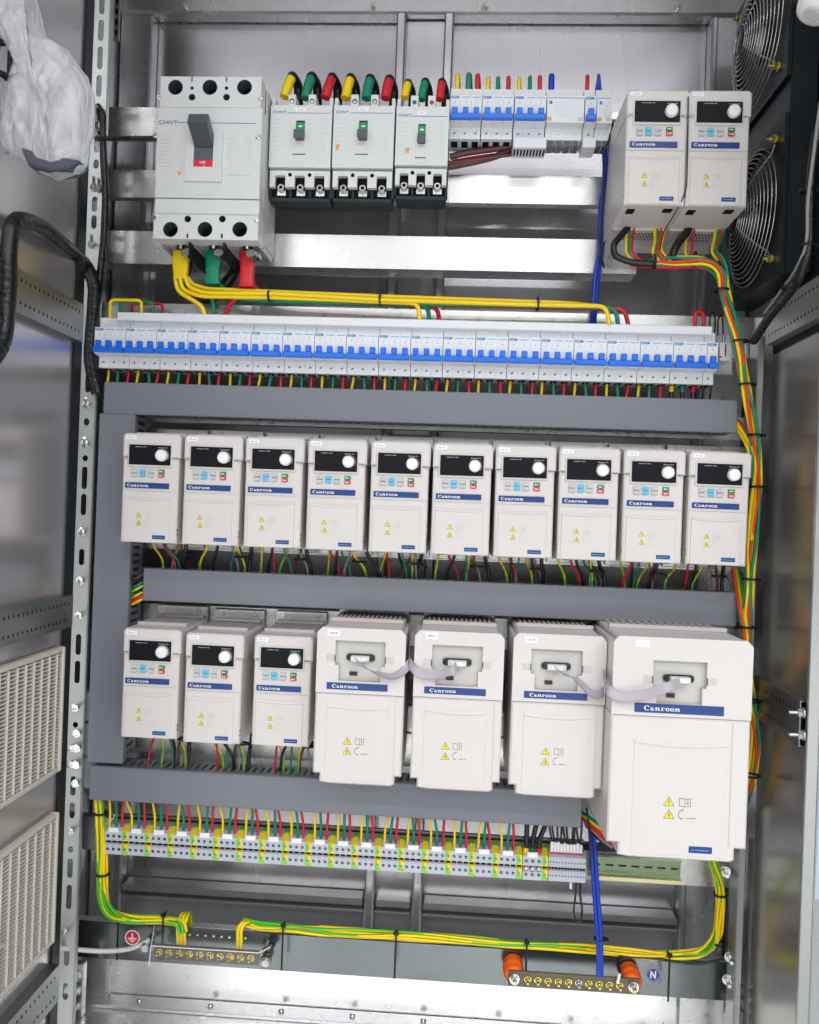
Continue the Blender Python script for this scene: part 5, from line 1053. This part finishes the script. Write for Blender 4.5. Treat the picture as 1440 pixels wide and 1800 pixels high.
r_ = empty('ferruled_wire', W(1089, 1722, 1.42), 'white sleeved wire end on the right part of the neutral bar', 'wire'); mb = MB(); mb.cyl((0, 0, .010), (-.003, .0, -.006), .0027, m_white, 10); mb.build('sleeve', r_)
for (u, v, lab, dn) in ((213, 1612, 'left of the red earth symbol', 62), (291, 1612, 'above the left end of the earth bar', 62), (500, 1630, 'right of the earth bar', 62), (697, 1644, 'in the middle of the busbar support', 62), (925, 1660, 'above the left end of the neutral bar', 44), (1174, 1682, 'right of the blue neutral symbol', 64)):
    p = W(u, v, 1.452); q = W(u-2, v+dn, 1.466); mb = MB(); mb.box(-.0017, .0017, -.0125, -.0112, q.z-p.z, .006, m_blk, .0003); mb.box(-.0045, .0045, -.014, -.0095, .006, .0125, m_blk, .001); mb.box(-.0017, .0017, -.0111, .004, .0075, .0088, m_blk)
    tag(mb.build('cable_tie', None, p), 'long black cable tie %s' % lab, 'cable tie', 'black ties round the bottom bundle')
tie(W(177, 1429, 1.40), (0, 0, 1), (.0098, .0098), 'black cable tie round the upright yellow-green bundle under the duct corner', None)
tie(W(180, 1536, 1.40), (0, 0, 1), (.0100, .0100), 'black cable tie round the upright yellow-green bundle, lower one')
tie(W(1265, 1572, 1.42), (0, 0, 1), (.0096, .0096), 'black cable tie round the upright bundle at the lower right, upper one'); tie(W(1264, 1658, 1.442), (.1, 0, 1), (.0096, .0096), 'black cable tie round the upright bundle at the lower right, lower one')
# ================================================================ EARTH AND NEUTRAL BARS
ga = W(272, 1670, 1.435); gb = W(455, 1686, 1.435); gz = (W(360, 1662, 1.435).z+W(360, 1695, 1.435).z)/2
eb = empty('earth_busbar', ((ga.x+gb.x)/2, 1.435, gz), 'earth busbar with ten brass screws and a clear cover at the lower left', 'busbar'); L_ = (gb.x-ga.x)/2
mb = MB(); mb.box(-L_, L_, 0, .004, -.013, .013, m_busbar, .001); mb.build('bar', eb)
def screw_mb(x, z, y, m=m_brass, r=.0048):
    mb = MB(); mb.cyl((x, y, z), (x, y-.001, z), r*1.3, m, 14); mb.lathe((x, y-.001, z), (0, -1, 0), [(0, r), (.003, r), (.0042, r*.7)], m, 14); mb.cyl((x, y-.005, z), (x-.0006, y-.012, z-.001), r*.45, m, 8); mb.seg((x-r*.6, z-r*.1), (x+r*.6, z+r*.1), r*.25, y-.0053, m_dark); return mb
for i in range(10): screw_mb(-L_+2*L_*(i+.45)/10.2, 0, -.0002).build('brass_screw', eb)
for i in range(9): mb = MB(); mb.lathe((-L_*.55+i*.0145, .02, .024), (0, -1, 0), [(0, .003), (.002, .002)], m_bolt, 8); mb.build('rear_bolt', eb)
mb = MB(); mb.add([(-L_-.004, -.016, -.018), (L_+.010, -.016, -.018), (L_+.002, -.013, .017), (-L_-.002, -.013, .017), (-L_-.012, .028, .034), (L_+.006, .028, .034)], [(0, 1, 2, 3), (3, 2, 5, 4)], m_clear); 
for a, b in (((-L_-.002, -.0132, .017), (L_+.002, -.0132, .017)), ((-L_-.002, -.0132, .017), (-L_-.004, -.0162, -.018)), ((-L_-.002, -.0132, .017), (-L_-.012, .028, .030)), ((L_+.002, -.0132, .017), (L_+.022, -.008, .026))): mb.tube([Vector(a), Vector(b)], .0009, m_white, 5)
mb.build('clear_cover', eb)
for s_ in (-1, 1):
    mb = MB(); x = s_*(L_+.014) ; mb.cyl((x, .03, .004+.008*(s_ < 0)), (x, -.012, -.002+.012*(s_ < 0)), .0065, m_bolt, 14); mb.cyl((x, -.002, .002+.01*(s_ < 0)), (x, -.008, .000+.01*(s_ < 0)), .0105, m_bolt, 6, smooth=False); mb.cyl((x, .012, .008), (x, .002, .006), .011, m_bolt, 16); mb.build('end_bolt', eb)
na = W(894, 1724, 1.425); nb = W(1124, 1733, 1.425); nz_ = (W(1008, 1709, 1.425).z+W(1008, 1745, 1.425).z)/2
nbar = empty('neutral_busbar', ((na.x+nb.x)/2, 1.425, nz_), 'neutral busbar with brass screws on two orange insulators at the lower right', 'busbar'); L_ = (nb.x-na.x)/2
mb = MB(); mb.box(-L_, L_, 0, .004, -.0135, .0135, m_busbar, .001); mb.build('bar', nbar)
for i in range(10): screw_mb(-L_+2*L_*(1.75+i*.93)/11.9, 0, -.0002, m_brass if i != 5 else m_bolt, .0046).build('brass_screw', nbar)
for s_ in (-1, 1):
    x = s_*(L_-.010); mb = MB(); mb.cyl((x, -.0002, 0), (x, -.002, 0), .0088, m_bolt, 16); mb.cyl((x, -.002, 0), (x, -.009, 0), .0072, m_bolt, 6, smooth=False); mb.cyl((x, -.009, 0), (x, -.014, -.001), .004, m_bolt if s_ < 0 else m_brass, 10); mb.build('end_bolt', nbar)
    mb = MB(); mb.lathe((x, .0042, 0), (0, 1, .12), [(0, .012), (.004, .0165), (.010, .0175), (.014, .0155), (.018, .0185), (.024, .0185), (.028, .0155), (.034, .018), (.040, .016)], m_oran, 28); mb.build('insulator', nbar)
# signs
def sign(u, v, kind):
    p = W(u, v, 1.4695); c = S(196, 28, 44) if kind == 'earth' else S(40, 66, 128)
    mm = mat(kind+'_sign_colour', c, .4); r_ = empty('round_sticker', p, 'round red and white earth symbol sticker' if kind == 'earth' else 'round blue and white sticker with the letter N', 'sticker'); R = .0138
    mb = MB(); mb.cyl((0, 0, 0), (0, -.0006, 0), R, m_white, 32); mb.build('disc', r_)
    mb = MB(); y = -.0008; mb.arc(0, 0, R*.97, R*.84, 0, 2*PI, y, mm, 36) if kind != 'earth' else mb.disc(0, 0, R*.86, y, mm, 32)
    if kind == 'earth':
        y = -.001; mb.rect(-.0012, .0012, -.0005, .0085, y, m_white); mb.rect(-.0082, .0082, -.0018, -.0002, y, m_white); mb.rect(-.0058, .0058, -.0048, -.0034, y, m_white); mb.rect(-.0032, .0032, -.0078, -.0064, y, m_white)
    else:
        mb.disc(0, 0, R*.80, -.0009, mm, 32); y = -.0011; mb.rect(-.0052, -.0030, -.0068, .0068, y, m_white); mb.rect(.0030, .0052, -.0068, .0068, y, m_white); mb.seg((-.0042, .0064), (.0042, -.0064), .0026, y, m_white)
    mb.build('symbol', r_)
sign(233, 1648, 'earth'); sign(1148, 1713, 'neutral')
wire([WX(-8, 1662, -.60), W(60, 1662, 1.34), W(120, 1668, 1.40), W(185, 1673, 1.425), W(235, 1668, 1.43), W(262, 1652, 1.43)], .0042, 'white', 'pale grey earth lead coming from the left door to the earth bar', None, .05)
for k, (du, c, r) in enumerate(((0, 'blue', .0036), (6.5, 'blue', .0036))):
    wire(P3([(1036+du, 1440, 1.42), (1040+du, 1500, 1.40), (1044+du, 1560, 1.40), (1049+du, 1630, 1.41), (1052+du*.8, 1660, 1.42), (1052+du*.8, 1716, 1.422)]), r, c, '%s of the two blue wires hanging down to the neutral bar' % ('left', 'right')[k], 'two blue neutral wires', .04)
wire(P3([(1031, 1420, 1.40), (1036, 1450, 1.385), (1038, 1490, 1.38), (1037, 1525, 1.39)]), .0016, 'black', 'thin black tie strip in front of the blue neutral wires', None, .03)
tie(W(1055, 1650, 1.42), (0, 0, 1), (.0098, .006), 'black cable tie round the two blue neutral wires')
# ================================================================ RIGHT HAND BUNDLE
D = 1.345
bundle([W(1145, 462, D+.03), W(1180, 459, D+.02), W(1235, 458, D+.01), W(1268, 478, D), W(1275, 520, D), W(1296, 598, D), W(1310, 680, D), W(1324, 750, D), W(1332, 820, D), W(1327, 900, D), W(1318, 1000, D+.005), W(1313, 1090, D+.01), W(1311, 1170, D+.02), W(1322, 1240, D+.02), W(1330, 1310, D+.02), W(1318, 1385, D+.03), W(1300, 1425, D+.07), W(1280, 1440, D+.10)],
    9, .0026, .0064, ['yellow', 'yellow', 'green', 'orange', 'yellow', 'green', 'red', 'yg'], '%s strand of the coloured bundle running down the right side', 'coloured strands down the right side', .05, 4, 5)
bundle([W(1285, 735, D+.05), W(1302, 752, D+.03), W(1322, 790, D), W(1333, 850, D), W(1322, 950, D)], 4, .0029, .0045, ['yellow', 'orange', 'yellow', 'yellow'], '%s strand joining the right bundle from under the top duct', 'strands joining at the top duct', .03, 4, 9)
bundle([W(1292, 1000, D+.05), W(1300, 1040, D+.03), W(1308, 1100, D), W(1309, 1165, D)], 4, .0028, .005, ['yellow', 'green', 'yg', 'orange'], '%s strand joining the right bundle beside the middle duct', 'strands joining at the middle duct', .03, 4, 10)
for (u, v, lab) in ((1268, 510, 'below the upper right drives'), (1301, 600, 'beside the end clamp of the breaker row'), (1312, 676, 'above the end of the top duct'), (1328, 765, 'below the end of the top duct'), (1331, 856, 'beside the rightmost drive'), (1320, 1018, 'above the end of the middle duct'), (1313, 1102, 'below the end of the middle duct'), (1322, 1232, 'beside the biggest drive, upper one'), (1320, 1363, 'beside the biggest drive, lower one')):
    tie(W(u, v, D), (.05, 0, 1), (.0112, .0112), 'black cable tie round the right bundle %s' % lab)
for (u, v, lab) in ((1150, 462, 'below the gap between the upper right drives'), (1222, 458, 'below the rightmost upper drive')): tie(W(u, v, D+.02), (1, 0, 0), (.0105, .0105), 'black cable tie on the bundle %s' % lab)
# wires from the two upper right drives
k = 0
for pts, c, r in (([(1109, 370), (1108, 395), (1078, 430), (1080, 450), (1110, 462), (1150, 464)], 'black', .0055), ([(1217, 372), (1214, 400), (1190, 430), (1180, 452), (1200, 460)], 'black', .0065), ([(1102, 385), (1101, 420), (1100, 450), (1125, 463)], 'yellow', .0022), ([(1107, 385), (1107, 420), (1104, 452), (1130, 465)], 'green', .0022), ([(1116, 385), (1113, 420), (1109, 445), (1140, 466)], 'red', .0022),
    ([(1147, 382), (1153, 420), (1146, 445), (1160, 460)], 'yellow', .0026), ([(1154, 382), (1157, 420), (1150, 448), (1170, 462)], 'green', .0022), ([(1163, 382), (1162, 415), (1154, 445), (1180, 466)], 'orange', .0026), ([(1172, 384), (1166, 420), (1160, 440), (1190, 468)], 'yellow', .0018),
    ([(1208, 385), (1206, 420), (1204, 450), (1225, 462)], 'yellow', .0022), ([(1222, 385), (1219, 420), (1214, 452), (1235, 465)], 'red', .0022), ([(1255, 382), (1258, 415), (1250, 443), (1262, 458)], 'yellow', .0028), ([(1262, 382), (1264, 410), (1256, 440), (1268, 458)], 'green', .0022), ([(1270, 382), (1268, 415), (1256, 440), (1270, 462)], 'orange', .0026), ([(1278, 384), (1270, 420), (1258, 442), (1275, 470)], 'green', .0018)):
    k += 1; side = 'left' if k in (1, 3, 4, 5, 6, 7, 8, 9) else 'right'
    wire([W(u, v, D+.03-.01*(i > 1)) for i, (u, v) in enumerate(pts)], r, c, '%s wire hanging from the %s upper drive, %s of the fifteen there' % (c, side, ordn(k)), 'wires under the upper right drives', .03)
wire(P3([(1110, 464, D+.025), (1160, 470, D+.03), (1230, 468, D+.03), (1272, 480, D+.01)]), .0042, 'red', 'thick red wire lying lowest in the bundle under the upper right drives', None, .03)
wire(P3([(1255, 440, D+.02), (1270, 450, D), (1279, 475, D), (1283, 520, D), (1303, 610, D-.005)]), .0026, 'green', 'green wire bowing out to the right at the top of the right bundle', None, .03)
wire(P3([(1210, 170, 1.268), (1209, 260, 1.266), (1207, 335, 1.266), (1190, 370, 1.28), (1165, 410, 1.34), (1160, 440, 1.36)]), .0010, 'black', 'thin black thread hanging in the gap between the upper right drives', None, .02)
# ================================================================ WIRES UNDER THE DRIVES
random.seed(5)
def under(locs, zend, tier, first_name):
    for i, l in enumerate(locs):
        who = ('%s from the left' % ordn(i+1))
        for j, (dx, c, r) in enumerate(((-.030, 'yg', .0022), (-.018, 'red', .0020), (.004, 'green', .0019), (.014, 'yg', .0021), (.026, 'maroon', .0024), (.036, 'black', .0034), (-.008, 'black', .0026), (.021, 'grey', .0019))):
            x = l.x+dx+random.uniform(-.008, .008); y = l.y+.092+random.uniform(-.014, .012); a = Vector((x, y, l.z+.012)); sw = random.uniform(-.016, .024)
            wire([a, a+Vector((0, 0, -.022)), Vector((x+sw, y+.01, (l.z+zend)/2-.004)), Vector((x+sw*1.1, DD+.03, zend))], r, c, '%s wire below the drive %s in the %s row' % ({'yg': 'left yellow-green' if j == 0 else 'right yellow-green', 'maroon': 'dark red', 'black': 'thick black' if j == 5 else 'thin black'}.get(c, c), who, tier), 'wires hanging below the %s drives' % tier, .014)
        if tier == 'middle' or True:
            p = Vector((l.x+.030, l.y+.085, l.z-.022)); tie(p, (0, 0, 1), (.010, .007), 'black cable tie under the drive %s in the %s row' % (who, tier), (.004, -.006, -.006))
under(r2c, d2[3]-.012, 'middle', ''); under(r3c, d3[3]-.010, 'bottom', '')
for k, (v, c) in enumerate(((1012, 'maroon'), (1026, 'green'), (1032, 'yg'), (1043, 'yg'), (1050, 'red'), (1055, 'yellow'))):
    wire(P3([(226, v+10, 1.40), (236, v+6, 1.385), (250, v-2, 1.385), (262, v-6, 1.40)]), .0026, c, '%s wire crossing from the upright duct into the middle duct, %s from the top' % ({'yg': 'yellow-green', 'maroon': 'dark red'}.get(c, c), ordn(k+1)), 'wires crossing into the middle duct', .01)
for k, c in enumerate(('green', 'yellow', 'orange', 'red', 'grey', 'black')):
    wire(P3([(1020+k*2, 1425+k*5, 1.41), (1035+k, 1436+k*5, 1.39), (1062, 1455+k*6, 1.37), (1078, 1466+k*6, 1.36)]), .0028, c, '%s wire fanning from the duct end behind the biggest drive' % c, 'wires fanning out behind the biggest drive', .02)
# ================================================================ BLACK SLEEVED CABLES
def sleeve(path, r, label, rad=.05):
    p = dens(fillet(path, rad, 12), .0016); rr = [r*(1+.04*abs(math.sin(i*.0016/.0095*PI))+.03*math.sin(i*.11)) for i in range(len(p))]
    mb = MB(); mb.tube(p, rr, m_sleeve, 14); return tag(recentre(mb.build('sleeved_cable')), label, 'cable', 'black spiral-wrapped cables')
sleeve([WX(-20, 640, -.600), WX(8, 600, -.600), WX(14, 520, -.600), WX(15, 440, -.600), WX(22, 384, -.600), WX(66, 392, -.600), WX(105, 425, -.602), W(150, 463, 1.36), W(168, 500, 1.376), W(163, 560, 1.378), W(158, 640, 1.378), W(172, 692, 1.385)], .0108, 'thick black wrapped cable arching from the left door to the slotted upright', .035)
sleeve([W(171, 186, 1.38), W(181, 200, 1.38), W(181, 260, 1.38), W(186, 340, 1.38), W(183, 420, 1.38), W(177, 470, 1.378), W(172, 520, 1.378)], .0058, 'thin black wrapped cable running up the slotted upright', .03)
sleeve([W(1437, 230, 1.13), W(1424, 330, 1.13), W(1424, 440, 1.14), W(1400, 500, 1.17), W(1350, 560, 1.27), W(1325, 600, 1.33)], .0065, 'black wrapped cable hanging on the right door below the fans', .05)
wire(P3([(1442, 180, 1.11), (1428, 290, 1.12), (1419, 360, 1.12), (1420, 430, 1.13), (1398, 478, 1.17), (1345, 550, 1.27)]), .0024, 'grey', 'thin grey wire following the black cable on the right door', None, .05)
for i, (u, v) in enumerate(((1420, 335), (1421, 432), (1388, 505))): tie(W(u, v, 1.135+.03*(i == 2)), (0, 0, 1), (.0095, .0095), 'black cable tie on the right door cable, %s from the top' % ordn(i+1), (-.012, 0, .004))
wire(P3([(168, 243, 1.35), (220, 242, 1.44), (272, 242, 1.45)]), .0032, 'black', 'black wire crossing the upper mounting rail left of the main breaker', None, .02)
# cables beside main breaker right side
# ================================================================ FANS
m_blade = mat('bright_blade_aluminium', S(228, 230, 232), .3, .8, .05)
def fan(c, label):
    root = empty('axial_fan', c, label, 'fan', 'two axial fans in the right door'); root.rotation_euler = (0, 0, -PI/2)
    R = .108; mb = MB(); q = .120
    mb.plate([(-q, -q), (q, -q), (q, q), (-q, q)], [circ(0, 0, R, 40)[::-1]], 0, .006, m_blackpanel, m_blk)
    n = 40; A = circ(0, 0, R, n); mb.add([(a, 0, b) for a, b in A]+[(a*.97, .026, b*.97) for a, b in A], [(i, (i+1) % n, n+(i+1) % n, n+i) for i in range(n)], m_blk, True); mb.build('housing', root)
    mb = MB(); mb.lathe((0, .036, 0), (0, -1, 0), [(0, .036), (.030, .036), (.036, .030)], m_blk, 28); mb.build('hub', root)
    mb = MB(); mb.lathe((0, .0005, 0), (0, -1, 0), [(-.001, .022), (.0006, .021)], m_galv, 24); mb.build('hub_label', root)
    for k in range(5):
        a0 = 2*PI*k/5; vs = []; 
        for i in range(7):
            t = i/6; rr = .036+(R*.93-.036)*t; wid = .62-.12*t; sw = a0+.35*t
            for j in (0, 1, 2): an = sw+(j-1)*wid/2; vs.append((rr*math.cos(an), .008+.013*j+.003*(j == 1), rr*math.sin(an)))
        mb = MB(); mb.add(vs, [(i*3+j, i*3+j+1, i*3+j+4, i*3+j+3) for i in range(6) for j in (0, 1)], m_blade, True); mb.build('blade', root)
    yg_ = lambda r: -.004-.030*max(0, 1-(r/R)**2)
    for k in range(13):
        r = .024+(R*.99-.024)*k/12; pts = [Vector((r*math.cos(2*PI*i/48), yg_(r), r*math.sin(2*PI*i/48))) for i in range(49)]; mb = MB(); mb.tube(pts, .0011, m_bolt, 6, cap=False); mb.build('guard_ring', root)
    for k in range(4):
        a = PI/4+PI/2*k; pts = [Vector((r*math.cos(a), yg_(r)+.0022, r*math.sin(a))) for r in [.02+(R*1.2-.02)*i/10 for i in range(11)]]; mb = MB(); mb.tube(pts, .0017, m_bolt, 6); mb.build('guard_strut', root)
        x, z = R*1.2*math.cos(a), R*1.2*math.sin(a); mb = MB(); mb.cyl((x, -.001, z), (x, -.004, z), .0075, m_brass, 14); mb.cyl((x, -.004, z), (x, -.011, z), .0058, m_brass, 6, smooth=False); mb.cyl((x, -.011, z), (x, -.016, z), .003, m_brass, 8); mb.build('guard_bolt', root)
    return root
XF = .474
fc1 = WX(1326, 88, XF); fc2 = WX(1320, 392, XF); fc1.y = fc2.y = 1.375
fan(fc1, 'upper axial fan with wire guard in the black panel at the top right'); fan(fc2, 'lower axial fan with wire guard in the black panel beside the upper right drives')
mb = MB(); mb.box(XF+.0065, XRD-.001, fc1.y-.119, fc1.y+.119, fc2.z-.12, fc1.z+.12, m_blackpanel, .002)
o = mb.build('fan_box'); tag(recentre(o), 'black box joining both fans to the right door', 'fan box')
# lamp at the upper right corner
p = W(1432, 18, 1.05); lp = empty('cabinet_lamp', p, 'white lamp head in the top right corner', 'lamp'); mb = MB(); mb.lathe((0, 0, 0), (.5, .1, 1), [(-.006, .012), (-.004, .021), (.006, .024), (.030, .024), (.032, .02)], m_white, 24); mb.build('lamp_body', lp)
mb = MB(); mb.lathe((0, 0, 0), (-.5, -.1, -1), [(.0062, .0115), (.008, .009)], m_lgrey2, 16); mb.build('lamp_lens', lp)
mb = MB(); mb.box(-.02, .06, .02, .035, .02, .05, m_blk, .003); mb.build('lamp_bracket', lp)
# ================================================================ PLASTIC BAG WITH MANUAL
DBg = 1.05
out = [(-48, -80), (30, -80), (52, -35), (56, 12), (44, 52), (66, 62), (92, 70), (122, 90), (140, 118), (156, 138), (165, 166), (166, 215), (158, 255), (154, 286), (148, 302), (126, 310), (104, 318), (76, 307), (50, 290), (26, 279), (6, 266), (1, 238), (5, 200), (8, 150), (18, 118), (24, 94), (0, 52)]
bag = empty('plastic_bag', W(80, 314, DBg), 'translucent white plastic bag holding a manual, hanging at the upper left', 'bag'); b0 = Vector(bag.location)
c0 = Vector((85, 188)); n = len(out); rings = 18; mb = MB(); vs = []
import mathutils
def rim(t):
    f = t*n; i = int(f) % n; u = f-int(f); a, b = Vector(out[i]), Vector(out[(i+1) % n]); return a.lerp(b, u)
NA = 120
for side in (-1, 1):
    vs = []
    for k in range(rings+1):
        f = k/rings
        for j in range(NA):
            q = c0+(rim(j/NA)-c0)*f; dep = .034*math.sqrt(max(0, 1-f**2.2)); P_ = W(q.x, q.y, DBg)
            qa = math.atan2(q.x-30, q.y-40); qr = math.hypot(q.x-30, q.y-40)*.012; nz_v = mathutils.noise.noise(Vector((qa*5, qr, side*3.0)))*.014-(abs(mathutils.noise.noise(Vector((qa*13, qr*1.6, side*5.))))-.2)*.014-(abs(mathutils.noise.noise(Vector((q.x*.035, q.y*.03, side*2.))))-.2)*.016
            P_ = Vector((P_.x, DBg+side*(dep+nz_v*(1-f*.8)*min(1, 3*(1-f)+.05)), P_.z))
            P_ += Vector((mathutils.noise.noise(Vector((j*.4, f*4, 1)))*.002*f, 0, mathutils.noise.noise(Vector((j*.4, f*4, 7)))*.002*f)); vs.append(P_-b0)
    fs = [(k*NA+j, k*NA+(j+1) % NA, (k+1)*NA+(j+1) % NA, (k+1)*NA+j) for k in range(rings) for j in range(NA)]
    mb.add(vs, fs, m_bag, True)
mb.build('bag_film', bag)
mm = mat('dark_manual_cover', S(78, 80, 96), .5); mb = MB()
a = W(12, 200, DBg)-b0; mb.box(a.x, a.x+.046, -.010, .002, W(0, 272, DBg).z-b0.z, a.z, mat('grey_card_box', S(150, 152, 160), .6), .002)
q = [W(48, 268, DBg)-b0, W(100, 282, DBg)-b0, W(150, 292, DBg)-b0, W(130, 306, DBg)-b0, W(98, 310, DBg)-b0, W(62, 300, DBg)-b0]
mb.prism([(p.x, p.z) for p in q][::-1], -.020, .012, mm, .003); mb.build('manual', bag)
